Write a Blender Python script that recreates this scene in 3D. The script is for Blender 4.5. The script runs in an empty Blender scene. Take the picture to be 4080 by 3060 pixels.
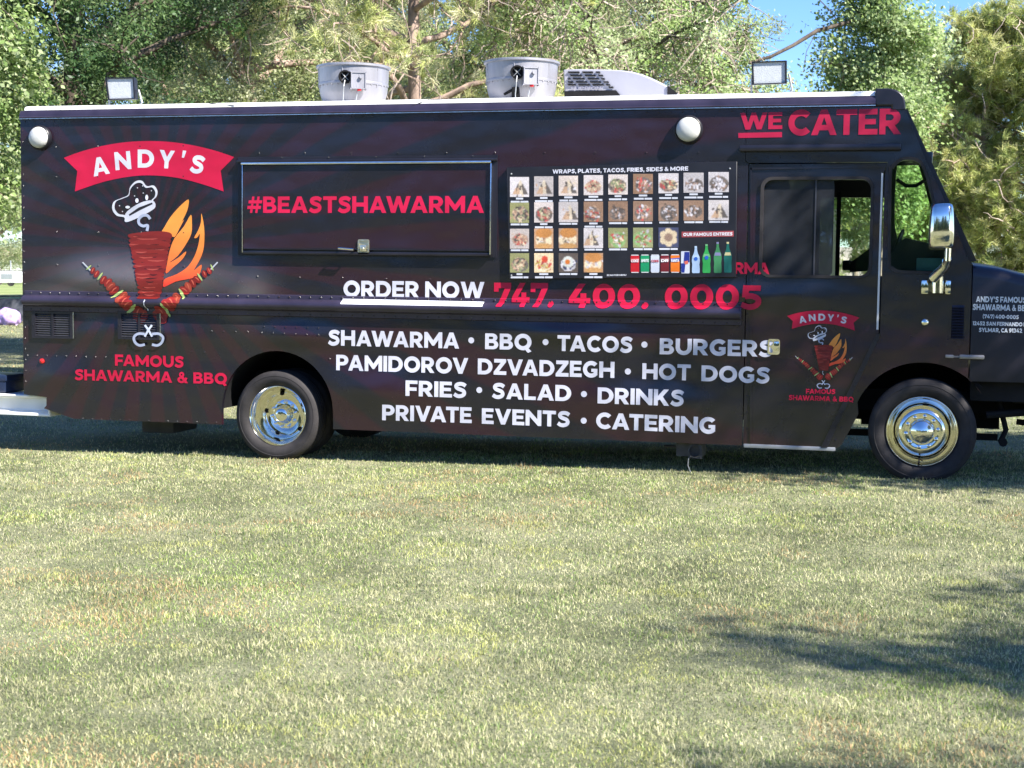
import bpy, bmesh, math, random
import numpy as np
from mathutils import Vector, Matrix, geometry
from math import sin, cos, pi, radians as R

C = bpy.context.scene.collection
sc = bpy.context.scene

# ------------------------------------------------------------------ camera, sky, sun, exposure
F_PX, YAW, PIT, ROLL, CAM_H, RAKE, CAM_D = 6127.5, 0.260416, 0.069096, -0.001274, 1.61305, 0.013574, 12.58013
fw = Vector((-sin(YAW) * cos(PIT), cos(YAW) * cos(PIT), -sin(PIT)))
rt = Vector((cos(YAW), sin(YAW), 0)); up = rt.cross(fw)
r2 = rt * cos(ROLL) + up * sin(ROLL); u2 = -rt * sin(ROLL) + up * cos(ROLL)
CAM = Vector((0, -CAM_D, CAM_H))
cd = bpy.data.cameras.new('camera'); co = bpy.data.objects.new('camera', cd); C.objects.link(co)
M3 = Matrix((r2, u2, -fw)).transposed()
co.matrix_world = Matrix.Translation(CAM) @ M3.to_4x4()
cd.sensor_width = 36; cd.lens = F_PX / 4080 * 36; cd.clip_start = 0.1; cd.clip_end = 3000
cd.dof.use_dof = True; cd.dof.focus_distance = 11.5; cd.dof.aperture_fstop = 6.3
sc.camera = co

SUN = Vector((-1.0, 0.42, -1.0)).normalized()      # the way the light travels
w = bpy.data.worlds.new('World'); sc.world = w; w.use_nodes = True
nt = w.node_tree; bg = nt.nodes['Background']
sky = nt.nodes.new('ShaderNodeTexSky'); sky.sky_type = 'NISHITA'; sky.sun_disc = False
sky.sun_elevation = math.asin(-SUN.z); sky.sun_rotation = math.atan2(-SUN.x, -SUN.y)
sky.air_density = 0.8; sky.dust_density = 0.15; sky.ozone_density = 3.5
hsv = nt.nodes.new('ShaderNodeHueSaturation'); hsv.inputs['Saturation'].default_value = 1.22; hsv.inputs['Hue'].default_value = 0.512
nt.links.new(sky.outputs[0], hsv.inputs['Color']); nt.links.new(hsv.outputs[0], bg.inputs[0]); bg.inputs[1].default_value = 0.10
sl = bpy.data.lights.new('sun', 'SUN'); sl.energy = 5.0; sl.angle = R(0.5); sl.color = (1.0, 0.95, 0.87)
so = bpy.data.objects.new('sun', sl); C.objects.link(so); so.rotation_euler = SUN.to_track_quat('-Z', 'Y').to_euler(); so.location = (6, -8, 14)
sc.view_settings.view_transform = 'Standard'; sc.view_settings.look = 'None'; sc.view_settings.gamma = 1
sc.view_settings.exposure = 1.5
sc.cycles.max_bounces = 8; sc.cycles.transparent_max_bounces = 12; sc.cycles.caustics_reflective = False; sc.cycles.caustics_refractive = False
sc.cycles.use_denoising = True
CK, SK = cos(RAKE), sin(RAKE)


def bp(x, y, Y=0.0):
    """photo pixel -> truck coordinates (x along the truck, z up) on its side plane or a plane Y metres behind it"""
    d = fw + r2 * ((x - 2040) / F_PX) - u2 * ((y - 1530) / F_PX)
    q = CAM + d * ((Y - CAM.y) / d.y)
    return (q.x * CK - q.z * SK, q.x * SK + q.z * CK)


def at(px, depth, z=0.0):
    """world point on the lawn `depth` metres ahead of the camera in the direction of pixel column px"""
    g = Vector((-sin(YAW), cos(YAW), 0)) * depth + rt * ((px - 2040) / F_PX * depth)
    return Vector((g.x, g.y - CAM_D, z))


# ------------------------------------------------------------------ materials
def mat(name, col, rough=0.5, metal=0.0, var=0.0, scale=6.0, bump=0.0, bscale=40.0, spec=0.5, coat=0.0, stretch=None):
    m = bpy.data.materials.new(name); m.use_nodes = True
    n = m.node_tree; b = n.nodes['Principled BSDF']
    b.inputs['Base Color'].default_value = (*col, 1); b.inputs['Roughness'].default_value = rough
    b.inputs['Metallic'].default_value = metal; b.inputs['Specular IOR Level'].default_value = spec
    b.inputs['Coat Weight'].default_value = coat
    tc = n.nodes.new('ShaderNodeTexCoord'); vec = tc.outputs['Object']
    if stretch:
        mp = n.nodes.new('ShaderNodeMapping'); mp.inputs['Scale'].default_value = stretch
        n.links.new(vec, mp.inputs[0]); vec = mp.outputs[0]
    if var:
        t = n.nodes.new('ShaderNodeTexNoise'); t.inputs['Scale'].default_value = scale; t.inputs['Detail'].default_value = 5
        n.links.new(vec, t.inputs['Vector'])
        r = n.nodes.new('ShaderNodeValToRGB')
        r.color_ramp.elements[0].position = 0.3; r.color_ramp.elements[1].position = 0.7
        r.color_ramp.elements[0].color = (*[max(0, c * (1 - var)) for c in col], 1)
        r.color_ramp.elements[1].color = (*[min(1, c * (1 + var)) for c in col], 1)
        n.links.new(t.outputs['Fac'], r.inputs[0]); n.links.new(r.outputs[0], b.inputs['Base Color'])
    if bump:
        t = n.nodes.new('ShaderNodeTexNoise'); t.inputs['Scale'].default_value = bscale; t.inputs['Detail'].default_value = 4
        n.links.new(vec, t.inputs['Vector'])
        bu = n.nodes.new('ShaderNodeBump'); bu.inputs['Strength'].default_value = bump; bu.inputs['Distance'].default_value = 0.02
        n.links.new(t.outputs['Fac'], bu.inputs['Height']); n.links.new(bu.outputs[0], b.inputs['Normal'])
    return m


def math_node(n, op, a, b=None):
    k = n.nodes.new('ShaderNodeMath'); k.operation = op
    for i, v in enumerate((a, b)):
        if v is None: continue
        if isinstance(v, (int, float)): k.inputs[i].default_value = v
        else: n.links.new(v, k.inputs[i])
    return k.outputs[0]


LOGO_C = bp(600, 985)


def wrap_bump(n, b, vec, amp, dent=2.6):
    """hand-hammered sheet metal: broad soft waves plus a fine vinyl grain"""
    t1 = n.nodes.new('ShaderNodeTexNoise'); t1.inputs['Scale'].default_value = 1.5; t1.inputs['Detail'].default_value = 2
    mp = n.nodes.new('ShaderNodeMapping'); mp.inputs['Scale'].default_value = (0.8, 1, 1.5); n.links.new(vec, mp.inputs[0]); n.links.new(mp.outputs[0], t1.inputs['Vector'])
    t2 = n.nodes.new('ShaderNodeTexNoise'); t2.inputs['Scale'].default_value = 300; n.links.new(vec, t2.inputs['Vector'])
    b1 = n.nodes.new('ShaderNodeBump'); b1.inputs['Strength'].default_value = amp; b1.inputs['Distance'].default_value = 0.12
    sp = n.nodes.new('ShaderNodeSeparateXYZ'); n.links.new(vec, sp.inputs[0]); hgt = None
    for (px_, py_, sx, sz, am) in ((520, 1120, .60, .17, .018), (980, 1150, .28, .25, .012), (560, 1330, .55, .12, .010), (1200, 1340, .45, .10, .012), (2250, 1330, .5, .09, .012), (3000, 1180, .5, .10, .008), (1500, 1560, .6, .16, .012), (2600, 1600, .5, .14, .010), (250, 1500, .35, .15, .010)):
        x_, z_ = bp(px_, py_)
        a = math_node(n, 'POWER', math_node(n, 'DIVIDE', math_node(n, 'SUBTRACT', sp.outputs['X'], x_), sx), 2)
        c = math_node(n, 'POWER', math_node(n, 'DIVIDE', math_node(n, 'SUBTRACT', sp.outputs['Z'], z_), sz), 2)
        e_ = math_node(n, 'MULTIPLY', math_node(n, 'EXPONENT', math_node(n, 'MULTIPLY', math_node(n, 'ADD', a, c), -1)), am * (dent if dent else 0))
        hgt = e_ if hgt is None else math_node(n, 'ADD', hgt, e_)
    b0 = n.nodes.new('ShaderNodeBump'); b0.inputs['Strength'].default_value = 1.0; b0.inputs['Distance'].default_value = 1.0
    n.links.new(hgt, b0.inputs['Height']); n.links.new(b0.outputs[0], b1.inputs['Normal'])
    b2 = n.nodes.new('ShaderNodeBump'); b2.inputs['Strength'].default_value = 0.12; b2.inputs['Distance'].default_value = 0.002
    n.links.new(t1.outputs['Fac'], b1.inputs['Height']); n.links.new(t2.outputs['Fac'], b2.inputs['Height'])
    n.links.new(b1.outputs[0], b2.inputs['Normal']); n.links.new(b2.outputs[0], b.inputs['Normal'])


def mat_wrap():
    m = bpy.data.materials.new('printed_wrap'); m.use_nodes = True
    n = m.node_tree; b = n.nodes['Principled BSDF']
    tc = n.nodes.new('ShaderNodeTexCoord'); vec = tc.outputs['Object']
    sp = n.nodes.new('ShaderNodeSeparateXYZ'); n.links.new(vec, sp.inputs[0])
    dx = math_node(n, 'SUBTRACT', sp.outputs['X'], LOGO_C[0]); dz = math_node(n, 'SUBTRACT', sp.outputs['Z'], LOGO_C[1])
    ang = math_node(n, 'ARCTAN2', dz, dx)
    s = math_node(n, 'SINE', math_node(n, 'MULTIPLY', ang, 36))
    nz = n.nodes.new('ShaderNodeTexNoise'); nz.inputs['Scale'].default_value = 3.0; nz.inputs['Detail'].default_value = 6
    n.links.new(vec, nz.inputs['Vector'])
    s = math_node(n, 'ADD', s, math_node(n, 'MULTIPLY', math_node(n, 'SUBTRACT', nz.outputs['Fac'], 0.5), 0.9))
    r = n.nodes.new('ShaderNodeValToRGB')
    r.color_ramp.elements[0].position = 0.40; r.color_ramp.elements[0].color = (0.0095, 0.0085, 0.0130, 1)
    r.color_ramp.elements[1].position = 0.60; r.color_ramp.elements[1].color = (0.0205, 0.0075, 0.0125, 1)
    n.links.new(math_node(n, 'ADD', math_node(n, 'MULTIPLY', s, 0.5), 0.5), r.inputs[0])
    painted_sheen = None      # pale reflection haze painted into the wrap colour round the emblem
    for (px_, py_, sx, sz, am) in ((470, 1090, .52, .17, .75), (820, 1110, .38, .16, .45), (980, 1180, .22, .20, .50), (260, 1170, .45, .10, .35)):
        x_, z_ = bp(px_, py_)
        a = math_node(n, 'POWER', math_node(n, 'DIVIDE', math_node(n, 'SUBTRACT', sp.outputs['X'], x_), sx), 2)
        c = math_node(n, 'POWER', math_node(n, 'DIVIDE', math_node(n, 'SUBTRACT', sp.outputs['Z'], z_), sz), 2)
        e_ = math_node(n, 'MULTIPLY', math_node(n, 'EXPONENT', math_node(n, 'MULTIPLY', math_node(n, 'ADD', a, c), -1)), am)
        painted_sheen = e_ if painted_sheen is None else math_node(n, 'MAXIMUM', painted_sheen, e_)
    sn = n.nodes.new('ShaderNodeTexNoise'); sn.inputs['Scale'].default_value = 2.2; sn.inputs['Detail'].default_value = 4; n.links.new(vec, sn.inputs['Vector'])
    painted_sheen = math_node(n, 'MULTIPLY', painted_sheen, math_node(n, 'ADD', sn.outputs['Fac'], 0.35))
    mixc = n.nodes.new('ShaderNodeMix'); mixc.data_type = 'RGBA'; n.links.new(painted_sheen, mixc.inputs['Factor']); n.links.new(r.outputs[0], mixc.inputs['A']); mixc.inputs['B'].default_value = (.17, .152, .155, 1)
    n.links.new(mixc.outputs['Result'], b.inputs['Base Color'])
    t = n.nodes.new('ShaderNodeTexNoise'); t.inputs['Scale'].default_value = 5; t.inputs['Detail'].default_value = 6; n.links.new(vec, t.inputs['Vector'])
    mr = n.nodes.new('ShaderNodeMapRange'); mr.inputs[3].default_value = 0.20; mr.inputs[4].default_value = 0.32
    n.links.new(t.outputs['Fac'], mr.inputs[0]); n.links.new(mr.outputs[0], b.inputs['Roughness'])
    b.inputs['Specular IOR Level'].default_value = 0.68
    wrap_bump(n, b, vec, 0.22)
    return m


def mat_col(name, rough=0.45, spec=0.4, transl=0.0, fine=0.0, emis=0.0, waves=0.0):
    """reads the colour attribute 'Col' (printed vinyl, leaves, grass)"""
    m = bpy.data.materials.new(name); m.use_nodes = True
    n = m.node_tree; b = n.nodes['Principled BSDF']
    a = n.nodes.new('ShaderNodeVertexColor'); a.layer_name = 'Col'
    b.inputs['Roughness'].default_value = rough; b.inputs['Specular IOR Level'].default_value = spec
    col = a.outputs['Color']
    if fine:
        tc = n.nodes.new('ShaderNodeTexCoord')
        t = n.nodes.new('ShaderNodeTexNoise'); t.inputs['Scale'].default_value = 9; t.inputs['Detail'].default_value = 8; n.links.new(tc.outputs['Object'], t.inputs['Vector'])
        mr = n.nodes.new('ShaderNodeMapRange'); mr.inputs[1].default_value = 0.3; mr.inputs[2].default_value = 0.7; mr.inputs[3].default_value = 1 - fine; mr.inputs[4].default_value = 1.0
        n.links.new(t.outputs['Fac'], mr.inputs[0])
        mx = n.nodes.new('ShaderNodeVectorMath'); mx.operation = 'SCALE'; n.links.new(col, mx.inputs[0]); n.links.new(mr.outputs[0], mx.inputs['Scale']); col = mx.outputs[0]
        if waves: wrap_bump(n, b, tc.outputs['Object'], waves, 0.8)
    n.links.new(col, b.inputs['Base Color'])
    if transl:
        tr = n.nodes.new('ShaderNodeBsdfTranslucent'); n.links.new(col, tr.inputs[0])
        mix = n.nodes.new('ShaderNodeMixShader'); mix.inputs[0].default_value = transl
        n.links.new(b.outputs[0], mix.inputs[1]); n.links.new(tr.outputs[0], mix.inputs[2])
        n.links.new(mix.outputs[0], n.nodes['Material Output'].inputs[0])
    return m


def mat_glass(name, tint, refl=1.0, rough=0.02, dust_sheen=0.0):
    m = bpy.data.materials.new(name); m.use_nodes = True
    n = m.node_tree; n.nodes.remove(n.nodes['Principled BSDF'])
    tr = n.nodes.new('ShaderNodeBsdfTransparent'); tr.inputs[0].default_value = (*tint, 1)
    gl = n.nodes.new('ShaderNodeBsdfGlossy'); gl.inputs['Roughness'].default_value = rough; gl.inputs[0].default_value = (refl, refl, refl, 1)
    fr = n.nodes.new('ShaderNodeFresnel'); fr.inputs[0].default_value = 1.5
    mix = n.nodes.new('ShaderNodeMixShader'); n.links.new(fr.outputs[0], mix.inputs[0]); n.links.new(tr.outputs[0], mix.inputs[1]); n.links.new(gl.outputs[0], mix.inputs[2])
    out = mix.outputs[0]
    if dust_sheen:      # dusty film, its bluish tone painted in for the missing reflection
        df = n.nodes.new('ShaderNodeBsdfDiffuse'); df.inputs[0].default_value = (.55, .58, .68, 1)
        t = n.nodes.new('ShaderNodeTexNoise'); t.inputs['Scale'].default_value = 3; t.inputs['Detail'].default_value = 5
        tc = n.nodes.new('ShaderNodeTexCoord'); n.links.new(tc.outputs['Object'], t.inputs['Vector'])
        mx = n.nodes.new('ShaderNodeMixShader'); n.links.new(math_node(n, 'MULTIPLY', t.outputs['Fac'], dust_sheen * 2), mx.inputs[0])
        n.links.new(out, mx.inputs[1]); n.links.new(df.outputs[0], mx.inputs[2]); out = mx.outputs[0]
    n.links.new(out, n.nodes['Material Output'].inputs[0])
    return m


M = dict(
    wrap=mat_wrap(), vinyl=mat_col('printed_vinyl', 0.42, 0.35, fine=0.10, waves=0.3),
    leaf=mat_col('leaf', 0.42, 0.40, transl=0.48), needle=mat_col('needle', 0.5, 0.4, transl=0.4), blade=mat_col('grass_blade', 0.5, 0.35, transl=0.3),
    black=mat('black_paint', (0.014, 0.013, 0.020), 0.30, var=0.3, scale=4, bump=0.08, bscale=3),
    slat=mat('vent_slat', (.045, .045, .055), .35, var=.2, scale=20),
    violet=mat('rail_paint', (0.030, 0.025, 0.046), 0.26, var=0.3, scale=4, bump=0.06, bscale=3),
    trim=mat('black_trim', (0.012, 0.012, 0.017), 0.38, var=0.3, scale=9, bump=0.1, bscale=20),
    white=mat('white_paint', (0.80, 0.80, 0.78), 0.35, var=0.08, scale=5, bump=0.05, bscale=12),
    alu=mat('brushed_aluminium', (0.31, 0.305, 0.335), 0.48, 0.5, var=0.22, scale=5, bump=0.12, bscale=60, stretch=(1, 1, 0.15)),
    galv=mat('bright_trim', (0.72, 0.72, 0.74), 0.22, 1.0, var=0.1, scale=20, bump=0.05, bscale=30),
    chrome=mat('chrome', (0.84, 0.81, 0.73), 0.10, 1.0, var=0.04, scale=12, bump=0.02, bscale=18),
    rubber=mat('tyre_rubber', (0.030, 0.027, 0.028), 0.75, var=0.35, scale=7, bump=0.15, bscale=60, spec=0.3),
    dark=mat('underbody_dark', (0.010, 0.010, 0.011), 0.8, var=0.4, scale=5, bump=0.1, bscale=25, spec=0.2),
    inside=mat('cab_lining', (0.022, 0.022, 0.026), 0.8, var=0.3, scale=4, bump=0.1, bscale=30),
    teal=mat('teal_dash', (0.10, 0.24, 0.28), 0.5, var=0.2, scale=8),
    acgrey=mat('ac_plastic', (0.33, 0.33, 0.38), 0.45, var=0.05, scale=4, bump=0.03, bscale=30),
    frost=mat('lamp_lens', (0.52, 0.52, 0.50), 0.35, var=0.05, scale=14, bump=0.1, bscale=80),
    ledlens=mat('floodlight_lens', (0.50, 0.52, 0.54), 0.12, var=0.06, scale=30, bump=0.15, bscale=90),
    red=mat('red_lens', (0.55, 0.02, 0.02), 0.2, var=0.1, scale=30),
    brass=mat('latch_metal', (0.70, 0.66, 0.52), 0.28, 0.9, var=0.15, scale=30, bump=0.1, bscale=50),
    glass=mat_glass('tinted_glass', (0.20, 0.22, 0.30), dust_sheen=0.05), green=mat_glass('green_glass', (0.88, 0.96, 0.86)), clear=mat_glass('clear_glass', (0.80, 0.88, 0.84)),
    bark=mat('bark', (0.34, 0.25, 0.205), 0.9, var=0.45, scale=7, bump=0.8, bscale=16, spec=0.2, stretch=(1, 1, 0.3)),
    barkdark=mat('dark_bark', (0.10, 0.08, 0.065), 0.9, var=0.4, scale=7, bump=0.8, bscale=16, spec=0.2, stretch=(1, 1, 0.3)),
    twig=mat('dead_twig', (0.42, 0.34, 0.29), 0.9, var=0.3, scale=5, spec=0.2),
    steel=mat('galvanised_steel', (0.40, 0.41, 0.42), 0.5, 0.6, var=0.15, scale=10),
    concrete=mat('dark_block', (0.075, 0.08, 0.10), 0.9, var=0.3, scale=3, bump=0.3, bscale=12),
    tan=mat('dry_earth', (0.42, 0.33, 0.28), 0.95, var=0.2, scale=0.5, bump=0.4, bscale=3),
    cream=mat('cream_paint', (0.62, 0.56, 0.42), 0.6, var=0.1, scale=5),
    purple=mat('purple_cloth', (0.42, 0.30, 0.62), 0.8, var=0.35, scale=5, bump=0.5, bscale=9),
)


# ------------------------------------------------------------------ mesh helpers
class MB:
    """collects shapes and links them as ONE mesh object"""
    def __init__(s): s.v = []; s.f = []; s.c = []; s.col = (1, 1, 1); s.mi = []; s.m = 0
    def add(s, vs, fs):
        o = len(s.v); s.v += [tuple(p) for p in vs]; s.c += [s.col] * len(vs)
        for f in fs: s.f.append(tuple(i + o for i in f)); s.mi.append(s.m)
        return s
    def box(s, x0, x1, y0, y1, z0, z1, bev=0.0):
        if bev <= 0:
            p = [(x, y, z) for x in (x0, x1) for y in (y0, y1) for z in (z0, z1)]
            return s.add(p, [(0, 1, 3, 2), (4, 6, 7, 5), (0, 4, 5, 1), (2, 3, 7, 6), (0, 2, 6, 4), (1, 5, 7, 3)])
        bm = bmesh.new(); bmesh.ops.create_cube(bm, size=1)
        for v in bm.verts: v.co = Vector(((x0 + x1) / 2 + v.co.x * (x1 - x0), (y0 + y1) / 2 + v.co.y * (y1 - y0), (z0 + z1) / 2 + v.co.z * (z1 - z0)))
        bmesh.ops.bevel(bm, geom=bm.edges[:], offset=bev, segments=2, affect='EDGES', profile=0.6)
        return s.bm(bm)
    def bm(s, bm):
        bm.verts.index_update(); vs = [v.co.copy() for v in bm.verts]; fs = [tuple(v.index for v in f.verts) for f in bm.faces]; bm.free()
        return s.add(vs, fs)
    def lathe(s, prof, c, axis='y', n=48, cap=False):
        """prof: (along, radius) pairs; c: centre"""
        vs, fs = [], []
        for a, r in prof:
            for i in range(n):
                t = 2 * pi * i / n
                if axis == 'y': vs.append((c[0] + r * cos(t), c[1] + a, c[2] + r * sin(t)))
                elif axis == 'z': vs.append((c[0] + r * cos(t), c[1] + r * sin(t), c[2] + a))
                else: vs.append((c[0] + a, c[1] + r * cos(t), c[2] + r * sin(t)))
        for j in range(len(prof) - 1):
            for i in range(n):
                k = (i + 1) % n; fs.append((j * n + i, j * n + k, (j + 1) * n + k, (j + 1) * n + i))
        for j, e in ((0, -1), (len(prof) - 1, 1)) if cap else ():
            if prof[j][1] > 1e-5: fs.append(tuple(j * n + i for i in (range(n) if e > 0 else reversed(range(n)))))
        return s.add(vs, fs)
    def tube(s, pts, rad, n=8, cap=True):
        pts = [Vector(p) for p in pts]; rad = rad if hasattr(rad, '__len__') else [rad] * len(pts)
        vs, fs = [], []; prev = None
        for i, p in enumerate(pts):
            t = (pts[min(i + 1, len(pts) - 1)] - pts[max(i - 1, 0)])
            if t.length < 1e-9: t = Vector((0, 0, 1))
            t.normalize()
            if prev is None: a = t.orthogonal().normalized()
            else:
                a = prev - t * prev.dot(t); a = a.normalized() if a.length > 1e-6 else t.orthogonal().normalized()
            prev = a; b = t.cross(a)
            for k in range(n): vs.append(p + (a * cos(2 * pi * k / n) + b * sin(2 * pi * k / n)) * rad[i])
        for j in range(len(pts) - 1):
            for k in range(n):
                q = (k + 1) % n; fs.append((j * n + k, j * n + q, (j + 1) * n + q, (j + 1) * n + k))
        if cap: fs += [tuple(reversed(range(n))), tuple((len(pts) - 1) * n + k for k in range(n))]
        return s.add(vs, fs)
    def plate(s, loops, y0, y1, sheet=False):
        """a flat panel (x, z outline and holes) standing between depths y0 (front) and y1"""
        P, E = [], []
        for L in loops:
            o = len(P); P += [Vector((a, b)) for a, b in L]; E += [(o + i, o + (i + 1) % len(L)) for i in range(len(L))]
        V, EE, FF, *_ = geometry.delaunay_2d_cdt(P, E, [], 0, 1e-6)
        n = len(V); tri = []
        A0 = np.array([p for L in loops for p in L]); B0 = np.array([L[(i + 1) % len(L)] for L in loops for i in range(len(L))])
        cen = np.array([[sum(V[i].x for i in f) / 3, sum(V[i].y for i in f) / 3] for f in FF])
        cr_ = (A0[None, :, 1] > cen[:, None, 1]) != (B0[None, :, 1] > cen[:, None, 1])
        dz_ = np.where(B0[:, 1] == A0[:, 1], 1e-12, B0[:, 1] - A0[:, 1])
        xi_ = A0[None, :, 0] + (cen[:, None, 1] - A0[None, :, 1]) / dz_[None] * (B0 - A0)[None, :, 0]
        inside = ((cr_ & (cen[:, None, 0] < xi_)).sum(1) % 2) == 1
        if len(loops) == 1 and not inside.any(): inside[:] = True
        for f, ok in zip(FF, inside):
            if not ok: continue
            a, b, c = (V[i] for i in f[:3])
            tri.append(tuple(f) if (b - a).cross(c - a) > 0 else tuple(reversed(f)))
        if sheet: return s.add([(p.x, y0, p.y) for p in V], tri)
        s.add([(p.x, y0, p.y) for p in V], tri); s.add([(p.x, y1, p.y) for p in V], [tuple(reversed(f)) for f in tri])
        for L in loops:
            k = len(L); ar = sum(L[i][0] * L[(i + 1) % k][1] - L[(i + 1) % k][0] * L[i][1] for i in range(k)); hole = L is not loops[0]
            q = [(a, y0, b) for a, b in L] + [(a, y1, b) for a, b in L]
            fs = [(i, i + k, (i + 1) % k + k, (i + 1) % k) for i in range(k)]
            if (ar < 0) != hole: fs = [tuple(reversed(f)) for f in fs]
            s.add(q, fs)
        return s
    def prism_y(s, prof, y0, y1):
        return s.plate([prof], y0, y1)
    def sweep_x(s, prof, x0, x1):
        """closed (y, z) profile run along x"""
        k = len(prof)
        vs = [(x0, a, b) for a, b in prof] + [(x1, a, b) for a, b in prof]
        fs = [(i, (i + 1) % k, (i + 1) % k + k, i + k) for i in range(k)] + [tuple(reversed(range(k))), tuple(range(k, 2 * k))]
        return s.add(vs, fs)
    def dome(s, c, r, h, n=8, k=2, d=(0, -1, 0)):
        prof = [(-h * sin(pi / 2 * i / k), r * cos(pi / 2 * i / k)) for i in range(k)] + [(-h, 0.0005)]
        return s.lathe(prof, c, 'y' if d[1] else 'z', n)
    def build(s, name, m, parent=None, smooth=35, loc=None, bevel=0.0):
        me = bpy.data.meshes.new(name); me.from_pydata(s.v, [], s.f)
        ms = m if isinstance(m, (list, tuple)) else [m]
        for k in ms: me.materials.append(M[k] if isinstance(k, str) else k)
        if len(ms) > 1: me.polygons.foreach_set('material_index', s.mi)
        if any(c != (1, 1, 1) for c in s.c) or 'vinyl' in ms:
            a = me.color_attributes.new('Col', 'FLOAT_COLOR', 'POINT')
            a.data.foreach_set('color', np.array([(*c, 1) for c in s.c], dtype=np.float32).ravel())
        me.validate()
        bm = bmesh.new(); bm.from_mesh(me); bmesh.ops.remove_doubles(bm, verts=bm.verts[:], dist=1e-5) if smooth and 'vinyl' not in ms else None
        if 'vinyl' not in ms: bmesh.ops.recalc_face_normals(bm, faces=bm.faces[:])
        bm.to_mesh(me); bm.free()
        if smooth:
            me.shade_smooth(); me.set_sharp_from_angle(angle=R(smooth))
        o = bpy.data.objects.new(name, me); C.objects.link(o)
        if parent: o.parent = parent
        if loc is not None: o.location = loc
        if bevel:
            b = o.modifiers.new('edge', 'BEVEL'); b.width = bevel; b.segments = 2; b.limit_method = 'ANGLE'; b.angle_limit = R(40)
        return o


def empty(name, loc=(0, 0, 0), rot=(0, 0, 0)):
    o = bpy.data.objects.new(name, None); C.objects.link(o); o.location = loc; o.rotation_euler = rot; o.empty_display_size = 0.2
    return o


def tag(o, label=None, cat=None, group=None, kind=None):
    if label: o['label'] = label
    if cat: o['category'] = cat
    if group: o['group'] = group
    if kind: o['kind'] = kind
    return o


def arc(cx, cy, rx, ry, a0, a1, n=10):
    return [(cx + rx * cos(R(a0 + (a1 - a0) * i / n)), cy + ry * sin(R(a0 + (a1 - a0) * i / n))) for i in range(n + 1)]


def rrect(x0, x1, z0, z1, r, n=5):
    return arc(x1 - r, z1 - r, r, r, 0, 90, n) + arc(x0 + r, z1 - r, r, r, 90, 180, n) + arc(x0 + r, z0 + r, r, r, 180, 270, n) + arc(x1 - r, z0 + r, r, r, 270, 360, n)


def smooth_path(p, n=6, closed=False):
    P = [Vector(q) for q in p]; out = []; k = len(P)
    for i in range(k if closed else k - 1):
        a, b, c, d = (P[(i - 1) % k], P[i], P[(i + 1) % k], P[(i + 2) % k]) if closed else (P[max(i - 1, 0)], P[i], P[i + 1], P[min(i + 2, k - 1)])
        for j in range(n):
            t = j / n; out.append(0.5 * ((2 * b) + (c - a) * t + (2 * a - 5 * b + 4 * c - d) * t * t + (3 * b - a - 3 * c + d) * t ** 3))
    if not closed: out.append(P[-1])
    return [tuple(q) for q in out]


def stroke(path, wd, smooth=5):
    p = smooth_path(path, smooth) if smooth else path
    L, Rr = [], []
    for i in range(len(p)):
        a, b = Vector(p[max(i - 1, 0)]), Vector(p[min(i + 1, len(p) - 1)]); t = (b - a).normalized(); nrm = Vector((-t.y, t.x))
        q = Vector(p[i]); wi = wd if not callable(wd) else wd(i / (len(p) - 1))
        L.append(tuple(q + nrm * wi / 2)); Rr.append(tuple(q - nrm * wi / 2))
    return L + Rr[::-1]


# ------------------------------------------------------------------ lettering (broad geometric capitals, cap height 1)
def ring(cx, cy, rx, ry, ix, iy, n=14): return [arc(cx, cy, rx, ry, 0, 360 - 360 / (2 * n), 2 * n - 1), arc(cx, cy, ix, iy, 0, 360 - 360 / (2 * n), 2 * n - 1)]


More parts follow.
